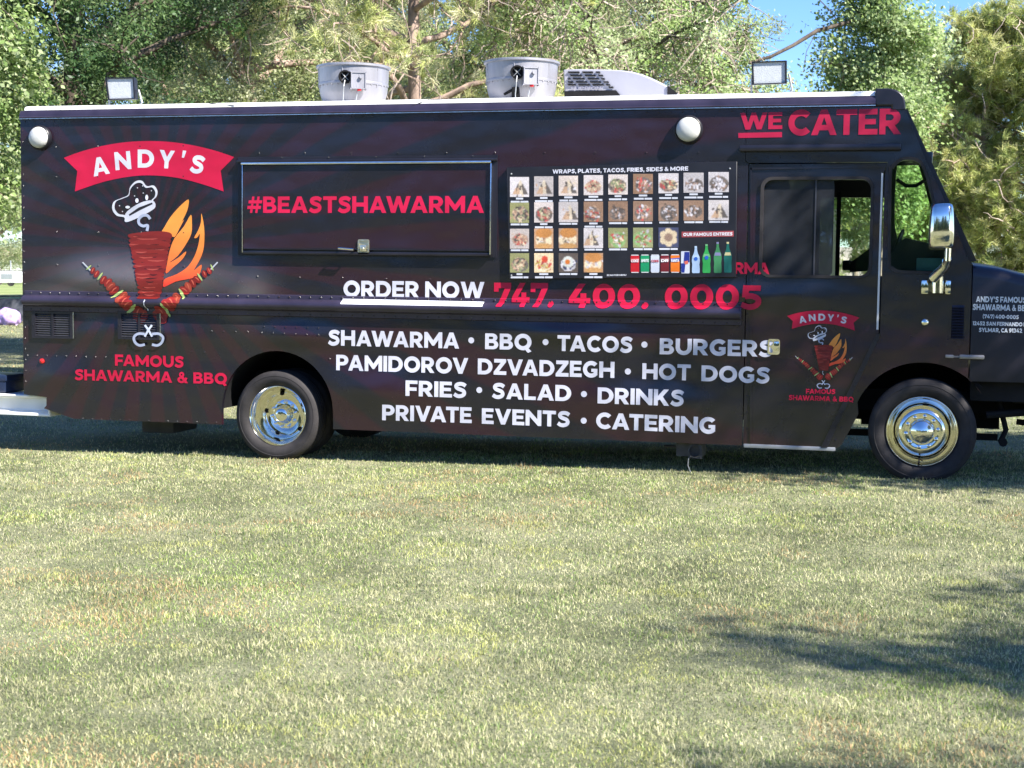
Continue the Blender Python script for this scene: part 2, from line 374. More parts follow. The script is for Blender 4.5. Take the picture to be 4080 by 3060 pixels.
G = {
    'A': (1.12, [[[(0, 0), (.42, 1), (.70, 1), (1.12, 0), (.83, 0), (.755, .19), (.365, .19), (.29, 0)], [(.445, .40), (.56, .70), (.675, .40)]]]),
    'B': (.92, [[[(0, 0), (0, 1), (.50, 1)] + arc(.50, .745, .34, .255, 88, -58) + arc(.53, .29, .38, .29, 60, -90), [(.26, .80), (.47, .80)] + arc(.47, .72, .09, .08, 80, -80, 5) + [(.26, .64)], [(.26, .40), (.52, .40)] + arc(.52, .30, .11, .10, 80, -80, 5) + [(.26, .20)]]]),
    'C': (.98, [[arc(.56, .5, .56, .52, 43, 317, 20) + arc(.56, .5, .29, .26, 317, 43, 20)]]),
    'D': (1.05, [[[(0, 0), (0, 1), (.45, 1)] + arc(.46, .5, .59, .5, 90, -90, 16), [(.27, .77), (.45, .77)] + arc(.45, .5, .31, .27, 85, -85, 12) + [(.45, .23), (.27, .23)]]]),
    'E': (.82, [[[(0, 0), (0, 1), (.80, 1), (.80, .78), (.27, .78), (.27, .61), (.74, .61), (.74, .40), (.27, .40), (.27, .22), (.82, .22), (.82, 0)]]]),
    'F': (.80, [[[(0, 0), (0, 1), (.80, 1), (.80, .78), (.27, .78), (.27, .56), (.74, .56), (.74, .34), (.27, .34), (.27, 0)]]]),
    'G': (1.04, [[arc(.57, .5, .57, .52, 43, 318, 20) + arc(.57, .5, .29, .26, 318, 43, 20)], [[(.58, .54), (1.0, .54), (1.0, .14), (.74, .10), (.74, .34), (.58, .34)]]]),
    'H': (1.04, [[[(0, 0), (0, 1), (.27, 1), (.27, .62), (.77, .62), (.77, 1), (1.04, 1), (1.04, 0), (.77, 0), (.77, .38), (.27, .38), (.27, 0)]]]),
    'I': (.27, [[[(0, 0), (0, 1), (.27, 1), (.27, 0)]]]),
    'K': (1.0, [[[(0, 0), (0, 1), (.27, 1), (.27, 0)]], [[(.20, .28), (.20, .52), (.64, 1), (.97, 1), (.58, .55), (1.0, 0), (.67, 0), (.40, .37)]]]),
    'L': (.78, [[[(0, 0), (0, 1), (.27, 1), (.27, .22), (.78, .22), (.78, 0)]]]),
    'M': (1.28, [[[(0, 0), (0, 1), (.23, 1), (.64, .48), (1.05, 1), (1.28, 1), (1.28, 0), (1.01, 0), (1.01, .52), (.70, .14), (.58, .14), (.27, .52), (.27, 0)]]]),
    'N': (1.07, [[[(0, 0), (0, 1), (.23, 1), (.80, .42), (.80, 1), (1.07, 1), (1.07, 0), (.84, 0), (.27, .58), (.27, 0)]]]),
    'O': (1.16, [ring(.58, .5, .58, .52, .30, .26)]),
    'P': (.90, [[[(0, 0), (0, 1), (.48, 1)] + arc(.48, .66, .42, .34, 88, -90) + [(.27, .32), (.27, 0)], [(.27, .78), (.46, .78)] + arc(.46, .66, .15, .12, 80, -80, 6) + [(.27, .54)]]]),
    'Q': (1.18, [ring(.58, .5, .58, .52, .30, .26), [[(.56, .20), (.80, .28), (1.16, -.08), (.92, -.18)]]]),
    'R': (.94, [[[(0, 0), (0, 1), (.48, 1)] + arc(.48, .66, .42, .34, 88, -90) + [(.27, .32), (.27, 0)], [(.27, .78), (.46, .78)] + arc(.46, .66, .15, .12, 80, -80, 6) + [(.27, .54)]], [[(.34, .36), (.62, .42), (.94, 0), (.63, 0)]]]),
    'S': (.86, [[stroke([(.80, .77), (.64, .865), (.45, .89), (.25, .84), (.175, .72), (.27, .60), (.45, .535), (.64, .46), (.715, .32), (.65, .19), (.46, .11), (.25, .12), (.05, .235)], .245)]]),
    'T': (.90, [[[(.315, 0), (.315, .78), (0, .78), (0, 1), (.90, 1), (.90, .78), (.585, .78), (.585, 0)]]]),
    'U': (1.02, [[[(0, 1), (0, .45)] + arc(.51, .45, .51, .47, 182, 358, 14) + [(1.02, .45), (1.02, 1), (.75, 1), (.75, .45)] + arc(.51, .45, .24, .22, -5, -175, 10) + [(.27, .45), (.27, 1)]]]),
    'V': (1.11, [[[(0, 1), (.30, 1), (.56, .36), (.82, 1), (1.11, 1), (.70, 0), (.42, 0)]]]),
    'W': (1.60, [[[(0, 1), (.29, 1), (.48, .40), (.68, 1), (.92, 1), (1.13, .40), (1.32, 1), (1.60, 1), (1.27, 0), (.99, 0), (.80, .56), (.61, 0), (.33, 0)]]]),
    'Y': (1.03, [[[(0, 1), (.30, 1), (.52, .63), (.75, 1), (1.03, 1), (.655, .36), (.655, 0), (.385, 0), (.385, .36)]]]),
    'Z': (.90, [[[(0, 0), (0, .18), (.50, .77), (.03, .77), (.03, 1), (.88, 1), (.88, .82), (.38, .23), (.90, .23), (.90, 0)]]]),
    '0': (.98, [ring(.49, .5, .49, .515, .20, .26)]),
    '1': (.44, [[[(.15, 0), (.15, .78), (0, .78), (0, 1), (.43, 1), (.43, 0)]]]),
    '2': (.84, [[stroke([(.06, .74), (.20, .86), (.42, .885), (.62, .80), (.63, .62), (.48, .44), (.20, .16)], .25)], [[(.02, 0), (.02, .20), (.84, .22), (.84, 0)]]]),
    '3': (.82, [[stroke([(.05, .84), (.30, .89), (.56, .86), (.64, .72), (.52, .58), (.36, .54)], .22)], [stroke([(.36, .54), (.60, .48), (.69, .31), (.56, .15), (.32, .11), (.04, .18)], .23)]]),
    '4': (.94, [[[(.50, 0), (.50, .60), (.76, .60), (.76, 0)]], [[(0, .19), (0, .41), (.94, .41), (.94, .19)]], [[(0, .40), (.31, .40), (.72, 1), (.42, 1)]]]),
    '5': (.84, [[[(.10, 1), (.80, 1), (.80, .78), (.33, .78), (.31, .50), (.06, .50)]], [stroke([(.18, .54), (.46, .56), (.68, .46), (.71, .30), (.58, .16), (.34, .11), (.04, .20)], .23)]]),
    '7': (.92, [[[(0, 1), (.92, 1), (.92, .80), (.50, 0), (.19, 0), (.58, .77), (.25, .77), (.25, .62), (0, .62)]]]),
    '9': (.84, [ring(.40, .66, .40, .35, .16, .14), [stroke([(.69, .62), (.67, .40), (.50, .18), (.12, .10)], .22)]]),
    '#': (1.0, [[[(.18, 0), (.34, 1), (.50, 1), (.34, 0)]], [[(.54, 0), (.70, 1), (.86, 1), (.70, 0)]], [[(.0, .24), (.03, .43), (.96, .43), (.93, .24)]], [[(.08, .58), (.11, .77), (1.04, .77), (1.01, .58)]]]),
    '&': (1.02, [ring(.41, .75, .25, .26, .07, .09), ring(.38, .29, .38, .30, .14, .11), [[(.22, .60), (.48, .72), (1.02, 0), (.72, 0)]], [[(.58, .20), (.76, .52), (.98, .46), (.80, .12)]]]),
    '.': (.28, [[arc(.14, .13, .14, .14, 0, 340, 12)]]), ',': (.28, [[[(.02, .24), (.28, .24), (.20, -.18), (.04, -.18)]]]),
    "'": (.26, [[[(.03, 1), (.27, 1), (.17, .58), (.02, .58)]]]), '-': (.42, [[[(0, .34), (0, .54), (.42, .54), (.42, .34)]]]),
    '(': (.34, [[stroke([(.30, 1.08), (.12, .75), (.12, .25), (.30, -.08)], .2)]]), ')': (.34, [[stroke([(.04, 1.08), (.22, .75), (.22, .25), (.04, -.08)], .2)]]),
    '*': (.34, [[arc(.17, .5, .17, .17, 0, 340, 12)]]),
}
PAIR = {('A', 'W'): -.10, ('W', 'A'): -.10, ('T', 'A'): -.10, ('A', 'T'): -.10, ('P', 'A'): -.10, ('V', 'A'): -.12, ('A', 'V'): -.12, ('Y', "'"): -.05, ('C', 'A'): -.04, ('F', 'A'): -.1, ('R', 'V'): -.03, ('L', 'A'): 0, ('T', 'E'): 0, ('O', 'V'): -.05, ('Z', 'V'): -.03}


def layout(s, gap=.085, space=.42):
    out, x, prev = [], 0.0, None
    for ch in s:
        if ch == ' ': x += space; prev = None; continue
        wd, layers = G[ch]
        if prev: x += gap + PAIR.get((prev, ch), 0)
        out += [([[(x + a, b) for a, b in L] for L in lay], k) for k, lay in enumerate(layers)]
        x += wd; prev = ch
    return out, x


WHITE, RED = (.57, .57, .65), (.50, .008, .046)
RAIL = [(1.392, 0.0), (1.386, .010), (1.352, .012), (1.345, .040), (1.330, .062), (1.305, .072), (1.278, .066), (1.258, .048), (1.246, .016), (1.205, .014), (1.198, 0.0)]


def rail_y(z):
    if z >= RAIL[0][0] or z <= RAIL[-1][0]: return 0.0
    for (z0, y0), (z1, y1) in zip(RAIL, RAIL[1:]):
        if z0 >= z >= z1: return y0 + (y1 - y0) * (z0 - z) / (z0 - z1)
    return 0.0


def decal(name, shapes, parent, wrap=False, base=0.0035, step=0.0005, label=None):
    """shapes: list of (loops in truck x/z, colour or colour function); thin printed film on the panel"""
    mb = MB()
    for i, (loops, colr, *lay) in enumerate(shapes):
        n0 = len(mb.v); mb.plate(loops, -(base + step * (lay[0] if lay else i)), 0, sheet=True)
        for k in range(n0, len(mb.v)): mb.c[k] = colr(mb.v[k][0], mb.v[k][2]) if callable(colr) else colr
    o = mb.build(name, ['vinyl'], parent, smooth=0)
    if wrap:
        bm = bmesh.new(); bm.from_mesh(o.data)
        for z, _ in RAIL: bmesh.ops.bisect_plane(bm, geom=bm.verts[:] + bm.edges[:] + bm.faces[:], plane_co=(0, 0, z), plane_no=(0, 0, 1), dist=1e-6)
        for v in bm.verts: v.co.y -= rail_y(v.co.z)
        bm.to_mesh(o.data); bm.free()
    if label: o['label'] = label
    return o


def text(name, s, left, right, cap, colr, parent, wrap=False, base=0.004, gap=.085, space=.42):
    """s set between two baseline pixels of the photo with a cap height in pixels"""
    (x0, z0), (x1, z1) = bp(*left), bp(*right); h = bp(left[0], left[1] - cap)[1] - z0
    lay, wd = layout(s, gap, space); sx = (x1 - x0) / wd
    f = lambda p: (x0 + p[0] * sx, z0 + (z1 - z0) * p[0] / wd + p[1] * h)
    return decal(name, [([[f(p) for p in L] for L in loops], colr, k) for loops, k in lay], parent, wrap, base, 0.0004)


PX = lambda pts, Y=0.0: [bp(a, b, Y) for a, b in pts]

# ================================================================== GROUND
rng = np.random.default_rng(7)


def vnoise(x, y, scale, seed):
    g = np.random.default_rng(seed).random((256, 256)); X = x * scale; Y = y * scale
    xi = np.floor(X).astype(int); yi = np.floor(Y).astype(int); fx = X - xi; fy = Y - yi
    fx = fx * fx * (3 - 2 * fx); fy = fy * fy * (3 - 2 * fy)
    a = g[xi % 256, yi % 256]; b = g[(xi + 1) % 256, yi % 256]; c = g[xi % 256, (yi + 1) % 256]; d = g[(xi + 1) % 256, (yi + 1) % 256]
    return (a * (1 - fx) + b * fx) * (1 - fy) + (c * (1 - fx) + d * fx) * fy


def mat_lawn(name, cols, scale=0.5):
    m = bpy.data.materials.new(name); m.use_nodes = True
    n = m.node_tree; b = n.nodes['Principled BSDF']; b.inputs['Roughness'].default_value = 0.9; b.inputs['Specular IOR Level'].default_value = 0.15
    tc = n.nodes.new('ShaderNodeTexCoord')
    t1 = n.nodes.new('ShaderNodeTexNoise'); t1.inputs['Scale'].default_value = scale; t1.inputs['Detail'].default_value = 8; t1.inputs['Roughness'].default_value = 0.65
    t2 = n.nodes.new('ShaderNodeTexNoise'); t2.inputs['Scale'].default_value = 45; t2.inputs['Detail'].default_value = 6; t2.inputs['Roughness'].default_value = 0.7
    n.links.new(tc.outputs['Object'], t1.inputs['Vector']); n.links.new(tc.outputs['Object'], t2.inputs['Vector'])
    f = math_node(n, 'ADD', math_node(n, 'MULTIPLY', t1.outputs['Fac'], 0.62), math_node(n, 'MULTIPLY', t2.outputs['Fac'], 0.38))
    r = n.nodes.new('ShaderNodeValToRGB'); e = r.color_ramp.elements
    pos = [0.36, 0.46, 0.54, 0.64]
    e[0].position, e[1].position = pos[0], pos[3]; e.new(pos[1]); e.new(pos[2])
    for k, c in enumerate(cols): e[k].color = (*c, 1)
    n.links.new(f, r.inputs[0]); n.links.new(r.outputs[0], b.inputs['Base Color'])
    bu = n.nodes.new('ShaderNodeBump'); bu.inputs['Strength'].default_value = 0.7; bu.inputs['Distance'].default_value = 0.03
    n.links.new(t2.outputs['Fac'], bu.inputs['Height']); n.links.new(bu.outputs[0], b.inputs['Normal'])
    return m


lawn = mat_lawn('lawn_soil', [(.085, .09, .05), (.15, .16, .085), (.23, .235, .14), (.29, .26, .17)])
g = MB(); g.add([(-600, -300, 0), (600, -300, 0), (600, 900, 0), (-600, 900, 0)], [(0, 1, 2, 3)])
tag(g.build('ground', lawn, smooth=0), kind='structure')


def grass_mesh():
    """mown blades, thick near the camera and thinner with distance"""
    P = []
    half = 2040 / F_PX * 1.06
    for d0, d1, dens in ((2.6, 4.4, 5000), (4.4, 6.2, 11000), (6.2, 8.2, 8000), (8.2, 10.6, 5000), (10.6, 14.2, 3400), (14.2, 19, 700), (19, 30, 220), (30, 58, 45)):
        area = half * (d1 * d1 - d0 * d0); k = int(area * dens)
        d = np.sqrt(rng.random(k) * (d1 * d1 - d0 * d0) + d0 * d0); l = (rng.random(k) * 2 - 1) * half * d
        k2 = int((d1 - d0) * 2 * 3.2 * dens * (.62 if d0 < 14 else .9)); d2 = d0 + (d1 - d0) * rng.random(k2); s2_ = np.where(rng.random(k2) < .5, -1, 1)      # the lawn goes on to both sides
        d = np.concatenate([d, d2]); l = np.concatenate([l, s2_ * (half * d2 + 3.2 * rng.random(k2))])
        P.append(np.stack([-sin(YAW) * d + cos(YAW) * l, cos(YAW) * d + sin(YAW) * l - CAM_D, d], 1))
    P = np.concatenate(P); x, y, d = P.T; n = len(P)
    big = vnoise(x, y, .55, 1); mid = vnoise(x, y, 1.7, 2); fine = vnoise(x, y, 5.5, 3); dry = vnoise(x + 40, y, 1.1, 4) * .6 + vnoise(x, y, 3.1, 5) * .4
    k = np.clip(rng.random(n) * .62 + vnoise(x, y, 6.5, 11) * .30 + vnoise(x, y, 15, 12) * .30 - .11, 0, 1)
    straw = np.array([.66, .61, .46]); pale = np.array([.47, .47, .28]); green = np.array([.18, .26, .085]); grey = np.array([.20, .21, .16]); orange = np.array([.60, .40, .25])
    gw = np.clip((big * .5 + mid * .5 - .44) * 2.0 + np.clip(x, -6, 2) * .05, 0, 1)
    col = np.where((k < .31)[:, None], grey, np.where((k < .44)[:, None], green * 1.15, np.where((k < .64)[:, None], pale, straw)))
    col = np.where(((rng.random(n) < gw * .5))[:, None], green * (.9 + .9 * rng.random(n))[:, None] + np.array([.05, .06, .0]), col)
    col = np.where(((rng.random(n) < np.clip((dry - .64) * 3 + np.clip(-x - 2.2, 0, 1) * .06, 0, .36)) & (x < .8))[:, None], orange * (.75 + .5 * rng.random(n))[:, None], col)
    col = np.where((rng.random(n) < np.clip((fine - .68) * 2.5, 0, .6))[:, None], np.array([.52, .52, .22]), col)
    col = col * (.70 + .50 * rng.random(n))[:, None] * (.70 + .55 * (.5 * mid + .5 * vnoise(x, y, 2.6, 14)))[:, None]
    col = col * np.array([.93, .95, .76])
    far = np.clip(d / 6.5, 1, 8)
    h = (.009 + .012 * rng.random(n)) * (1 + .16 * (far - 1)) * (.6 + .8 * vnoise(x, y, 4.0, 9)); wd = (.0024 + .0020 * rng.random(n)) * (.35 + .65 * far)
    a = rng.random(n) * 2 * pi; lean = .15 + 1.15 * rng.random(n); la = rng.random(n) * 2 * pi
    up_ = np.stack([np.cos(la) * np.sin(lean), np.sin(la) * np.sin(lean), np.cos(lean)], 1)
    b0 = np.stack([x, y, np.zeros(n) - .002], 1); s = np.stack([np.cos(a), np.sin(a), np.zeros(n)], 1) * wd[:, None]
    midp = b0 + np.stack([up_[:, 0] * .35, up_[:, 1] * .35, up_[:, 2] * .75], 1) * h[:, None] * .9
    tip = b0 + up_ * h[:, None] * 1.35
    V = np.stack([b0 - s / 2, b0 + s / 2, midp + s * .42, midp - s * .42, tip], 1).reshape(-1, 3)
    i = np.arange(n) * 5
    loops = np.stack([i, i + 1, i + 2, i + 3, i + 3, i + 2, i + 4], 1).ravel()
    ls = np.stack([np.arange(n) * 7, np.arange(n) * 7 + 4], 1).ravel(); lt = np.tile([4, 3], n)
    me = raw_mesh('grass', V, loops, ls, lt, np.repeat(col, 5, 0), M['blade'])
    return me


def raw_mesh(name, V, loops, ls, lt, col, material):
    me = bpy.data.meshes.new(name); me.vertices.add(len(V)); me.vertices.foreach_set('co', V.astype(np.float32).ravel())
    me.loops.add(len(loops)); me.loops.foreach_set('vertex_index', loops.astype(np.int32))
    me.polygons.add(len(ls)); me.polygons.foreach_set('loop_start', ls.astype(np.int32))
    me.update(calc_edges=True)
    a = me.color_attributes.new('Col', 'FLOAT_COLOR', 'POINT')
    a.data.foreach_set('color', np.concatenate([col, np.ones((len(col), 1))], 1).astype(np.float32).ravel())
    me.materials.append(material)
    return me


go = bpy.data.objects.new('grass', grass_mesh()); C.objects.link(go); tag(go, 'short patchy grass of the lawn, pale straw to green', 'grass', kind='stuff')

# ================================================================== FOOD TRUCK
truck = empty('food_truck', (0, 0, 0), (0, RAKE, 0))
tag(truck, 'black and maroon step van food truck with white and red lettering parked on lawn', 'food truck')
W = 2.30; Z_DRIP, Z_BLK, Z_TOP, Z_SK = 2.953, 3.034, 3.078, .221
XR = -8.05; XS = -1.405                                   # rear edge, door seam


def rivet_row(mb, pts, spacing, r=.0085, h=.006, y=0.0):
    for (xa, za), (xb, zb) in zip(pts, pts[1:]):
        L = math.hypot(xb - xa, zb - za); k = max(1, int(L / spacing))
        for i in range(k): t = (i + .5) / k; mb.dome((xa + (xb - xa) * t, y, za + (zb - za) * t), r, h, 6, 2)


def wheel_arc(cx, cz, r, a0, a1, n=16): return arc(cx, cz, r, r, a0, a1, n)


# --- near side panel with the rear wheel arch
RA = (-5.512, .365, .530)
outl = [(XR, Z_DRIP), (XR + .005, .43), (XR + .30 - .06, .41), (XR + .24, .335)] + PX([(175, 1627), (295, 1669)]) + [(-7.0, Z_SK), (-6.045, Z_SK + .0)]
outl += [(-6.045, .36)] + wheel_arc(*RA, 178, 3, 26)[1:-1] + [(-4.982, .36), (-4.980, Z_SK), (XS - .004, Z_SK), (XS - .004, 2.51), (XS - .03, 2.53), (XS - .03, Z_DRIP)]
sp = MB().plate([outl], 0, .04)
rivet_row(sp, [(XR, Z_DRIP - .02), (XS, Z_DRIP - .02)], .098)
rivet_row(sp, [(XR + .02, 2.9), (XR + .025, .5)], .10)
rivet_row(sp, [(XR + .05, 1.372), (XS, 1.372)], .098, y=-.012); rivet_row(sp, [(XR + .05, 1.222), (XS, 1.222)], .098, y=-.014)
for zz in (2.70, 2.43, 1.93, 1.63): rivet_row(sp, [(XR + .15, zz), (-6.2, zz)], .40)
rivet_row(sp, [(-5.9, 2.63), (-1.6, 2.60)], .40); rivet_row(sp, [(-5.9, 1.55), (-3.5, 1.54)], .40)
for a, b in (((820, 1320), (1010, 1322)), ((1020, 1325), (1290, 1336)), ((90, 1415), (440, 1424)), ((740, 1400), (840, 1405)), ((310, 1668), (880, 1684)), ((1030, 1301), (1290, 1307)), ((1310, 1390), (1316, 1470))):
    rivet_row(sp, PX([a, b]), .095)
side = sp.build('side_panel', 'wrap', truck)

# --- cab panel: around the door, over the front wheel
FA = (.005, .395, .545)
pil = PX([(3602, 424), (3618, 461), (3682, 622), (3749, 765), (3807, 907), (3853, 1023), (3872, 1046)])
door_o = [(XS + .004, .236)] + PX([(3288, 1784), (3501, 1326), (3521, 690), (3533, 655)]) + [(-.32, 2.505), (XS + .004, 2.505)]
cab = [(XS - .026, Z_DRIP), (XS - .026, 2.535), (XS - .002, 2.515)] + PX([(3536, 646), (3526, 692), (3506, 1330), (3296, 1784), (3337, 1786), (3355, 1770), (3420, 1650)])
cab += wheel_arc(*FA, 157, 33, 18) + [(.348, .83)] + [(.350, 1.60)] + pil[::-1]
qwin = smooth_path(PX([(3553, 700), (3560, 672), (3585, 645), (3618, 637), (3648, 642), (3672, 664), (3696, 735), (3740, 905), (3772, 1035), (3768, 1068), (3740, 1080), (3650, 1079), (3585, 1076), (3558, 1060), (3549, 1030)]), 4, True)
cp = MB().plate([cab, qwin], 0, .045)
rivet_row(cp, PX([(3537, 700), (3519, 1320)]), .085); rivet_row(cp, PX([(3524, 1332), (3318, 1778)]), .10); rivet_row(cp, [(XS, 2.56), (-.40, 2.56)], .10)
rivet_row(cp, PX([(3640, 1390), (3780, 1375)]), .05)
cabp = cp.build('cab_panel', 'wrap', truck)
fr = MB().plate([smooth_path(PX([(3541, 700), (3550, 664), (3580, 634), (3618, 625), (3654, 631), (3682, 656), (3708, 735), (3752, 905), (3784, 1035), (3778, 1078), (3744, 1092), (3650, 1091), (3580, 1088), (3546, 1070), (3537, 1030)]), 4, True), qwin[::-1]], -.012, .001)
fr.build('window_gasket', 'rubber', cabp)
MB().plate([qwin], .018, .022).build('quarter_window', 'green', cabp)
mk = MB(); a, b = bp(3686, 1284); mk.lathe([(0, .028), (-.02, .026), (-.03, .015), (-.032, 0.001)], (a, 0, b), n=16); mk.build('marker_lamp', 'chrome', cabp)
lv = MB(); (a0, b1), (a1, b0) = bp(3793, 1216), bp(3838, 1352)
for i in range(12): z = b0 + (b1 - b0) * (i + .5) / 12; lv.add([(a0, 0, z + .012), (a1, 0, z + .012), (a1, -.016, z - .006), (a0, -.016, z - .006), (a0, 0, z - .010), (a1, 0, z - .010)], [(0, 1, 2, 3), (3, 2, 5, 4), (0, 3, 4), (1, 5, 2)])
lv.build('louver', 'black', cabp)
st = MB().plate([PX([(3512, 690), (3519, 690), (3500, 1313), (3492, 1313)])], -.018, -.001); st.build('door_seal', mat('pale_seal', (.62, .62, .62), .5, var=.1), cabp)
dr = MB().box(bp(2948, 604)[0], -.215, -.05, -.001, 2.605, 2.655, .012); dr.build('drip_rail', 'black', cabp)
dst = MB().plate([PX([(3491, 1332), (3509, 1332), (3296, 1784), (3270, 1784)])], -.010, .004); rivet_row(dst, PX([(3500, 1336), (3286, 1782)]), .12, y=-.010); dst.build('edge_strip', 'black', cabp)

# --- sliding door with its window
dwin = rrect(bp(3040, 900)[0], bp(3466, 900)[0], bp(3200, 1096)[1], bp(3200, 716)[1], .075, 6)
dp = MB().plate([door_o, dwin], .006, .045)
for loop in ([PX([(2990, 668), (3515, 660), (3515, 668), (2990, 676)])], [PX([(2990, 668), (2996, 668), (2996, 1765), (2988, 1765)])]): dp.plate(loop, -.004, .007)
rivet_row(dp, PX([(2978, 690), (2976, 1740)]), .13, y=.006); rivet_row(dp, PX([(2985, 658), (3520, 651)]), .11, y=.006)
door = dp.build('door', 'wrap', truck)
gk = MB().plate([rrect(bp(3028, 900)[0], bp(3478, 900)[0], bp(3200, 1107)[1], bp(3200, 704)[1], .088, 6), dwin[::-1]], -.010, .006); gk.build('window_gasket', 'rubber', door)
pn = MB().plate([rrect(bp(3030, 900)[0], bp(3320, 900)[0], bp(3200, 1103)[1], bp(3200, 708)[1], .05, 4)], .022, .027); pn.build('sliding_pane', 'glass', door)
pf = MB().box(bp(3244, 900)[0], bp(3250, 900)[0], .016, .021, bp(3200, 1096)[1], bp(3200, 716)[1]); pf.build('pane_edge', 'slat', door)
hd = MB(); (a0, b1), (a1, b0) = bp(3060, 1350), bp(3107, 1413)
hd.plate([rrect(a0, a1, b0, b1, .02), rrect(a0 + .014, a1 - .014, b0 + .016, b1 - .016, .014)[::-1]], -.016, .004); hd.box(a0 + .014, a1 - .014, -.004, .003, b0 + .016, b1 - .016); hd.box(a0 + .05, a1 - .006, -.026, -.006, b0 + .03, b1 - .02, .006)
hd.build('handle', 'chrome', door)
sw = MB().box(XS + .01, -.66, -.004, .03, .205, .236, .004); sw.build('sill', 'steel', door)

# --- rub rail (half round bumper rail) and gutter and roof
rp = [(-y, z) for z, y in RAIL]
rr = MB().sweep_x(rp, XR + .03, XS - .03); rr.box(XS - .036, XS - .028, -.070, -.001, 1.25, 1.345, .004); rr.build('rub_rail', 'violet', side)
gt = [(0, Z_DRIP - .002), (-.022, Z_DRIP + .004), (-.026, Z_DRIP + .018), (-.016, Z_DRIP + .026), (-.014, Z_DRIP + .050), (.004, Z_BLK - .004), (.03, Z_BLK + .004), (.06, Z_BLK + .004), (.06, Z_DRIP - .002)]
MB().sweep_x(gt, XR, -.42).build('gutter', 'violet', truck)
dl = MB().box(XR, -.42, -.029, -.022, Z_DRIP + .001, Z_DRIP + .007); dl.build('gutter_lip', 'galv', truck)
rf = [(.012, Z_BLK + .002), (.016, Z_BLK + .022), (.030, Z_TOP - .012), (.055, Z_TOP - .002), (.10, Z_TOP + .004), (W / 2, Z_TOP + .03), (W - .10, Z_TOP + .004), (W - .03, Z_TOP - .012), (W - .012, Z_BLK + .002)]
rfm = MB().sweep_x(rf, XR + .035, -.43)
rfm.build('roof', 'white', truck)
# front cap of the roof, rounded down to the windscreen
cap = [(-.425, Z_DRIP - .0)] + [(-.425, Z_TOP + .012)] + smooth_path([(-.33, Z_TOP + .012), (-.262, Z_TOP - .004), (-.212, Z_TOP - .045), (-.195, Z_DRIP + .02), (-.192, Z_DRIP - .03)], 3) + [(-.30, Z_DRIP - .03), (-.30, Z_DRIP)]
MB().plate([cap], -.012, W + .012).build('roof_cap', 'black', truck, bevel=.02)

# --- other walls, floor, far side
(x0, z0), (x1, z1) = bp(3270, 788, W), bp(3540, 1100, W); fwz = rrect(x0, x1, z1, z0, .03, 3)
fq = smooth_path(PX([(3570, 700), (3590, 655), (3650, 650), (3672, 700), (3700, 800), (3735, 930), (3735, 975), (3580, 975)], W), 3, True)
far_cab = [(XR, Z_DRIP), (XR, Z_SK + .1)] + [(-6.045, Z_SK)] + wheel_arc(*RA, 178, 3, 14)[1:-1] + [(-4.98, Z_SK), (-.64, Z_SK)] + wheel_arc(*FA, 170, 33, 12) + [(.348, .83), (.35, 1.60)] + pil[::-1]
MB().plate([far_cab, fwz[::-1], fq], W - .045, W).build('far_side_panel', 'black', truck)
MB().plate([fwz], W - .026, W - .022).build('far_window_pane', 'clear', truck); MB().plate([fq], W - .026, W - .022).build('far_quarter_window', 'green', truck)
(xa, _), (xb, _) = bp(3332, 900, W - .05), bp(3349, 900, W - .05); MB().box(xa, xb, W - .07, W - .0465, z1, z0 + .05).build('far_window_post', 'dark', truck)
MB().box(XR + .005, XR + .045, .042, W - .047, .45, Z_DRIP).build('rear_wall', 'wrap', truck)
MB().box(XR + .05, .30, .047, W - .047, .93, .97).build('floor', 'dark', truck)
MB().box(-1.60, -1.56, .047, W - .047, .98, Z_TOP - .01).build('bulkhead', 'inside', truck)
MB().box(-1.55, -.28, .05, W - .05, 2.86, 2.90).build('headliner', 'inside', truck)
ws = MB(); a, b, c, d = (-.215, .06, 2.93), (-.215, W - .06, 2.93), (.345, W - .06, 1.74), (.345, .06, 1.74); e = Vector((.012, 0, .006))
ws.add([a, b, c, d] + [tuple(Vector(q) + e) for q in (a, b, c, d)], [(0, 1, 2, 3), (7, 6, 5, 4), (0, 4, 5, 1), (1, 5, 6, 2), (2, 6, 7, 3), (3, 7, 4, 0)]); ws.build('windshield', 'green', truck)
for y in (.0455, W - .085):
    q = PX([(3602, 430), (3640, 505), (3700, 660), (3768, 800), (3850, 1000), (3880, 1046), (3850, 1046)])
    MB().plate([[(-.205, 2.93), (-.175, 2.93), (.385, 1.74), (.33, 1.74)]], y, y + .04).build('windshield_post', 'black', truck)
hb = MB(); a, b = bp(3700, 625); hb.box(a - .03, a + .03, .06, .16, b - .055, b + .045, .012); hb.build('cab_marker', 'black', truck)
for cx, cz, r in (RA, FA):
    wl = MB()
    a0_ = 38 if cx > -1 else 0; A = wheel_arc(cx, cz, r + .004, a0_, 180, 20); B = wheel_arc(cx, cz, r + .03, 180, a0_, 20); wl.plate([A + B], .046, .85)
    wl.plate([wheel_arc(cx, cz, r + .03, 0, 180, 20)], .85, .87)
    wl.build('wheel_well', 'dark', truck)
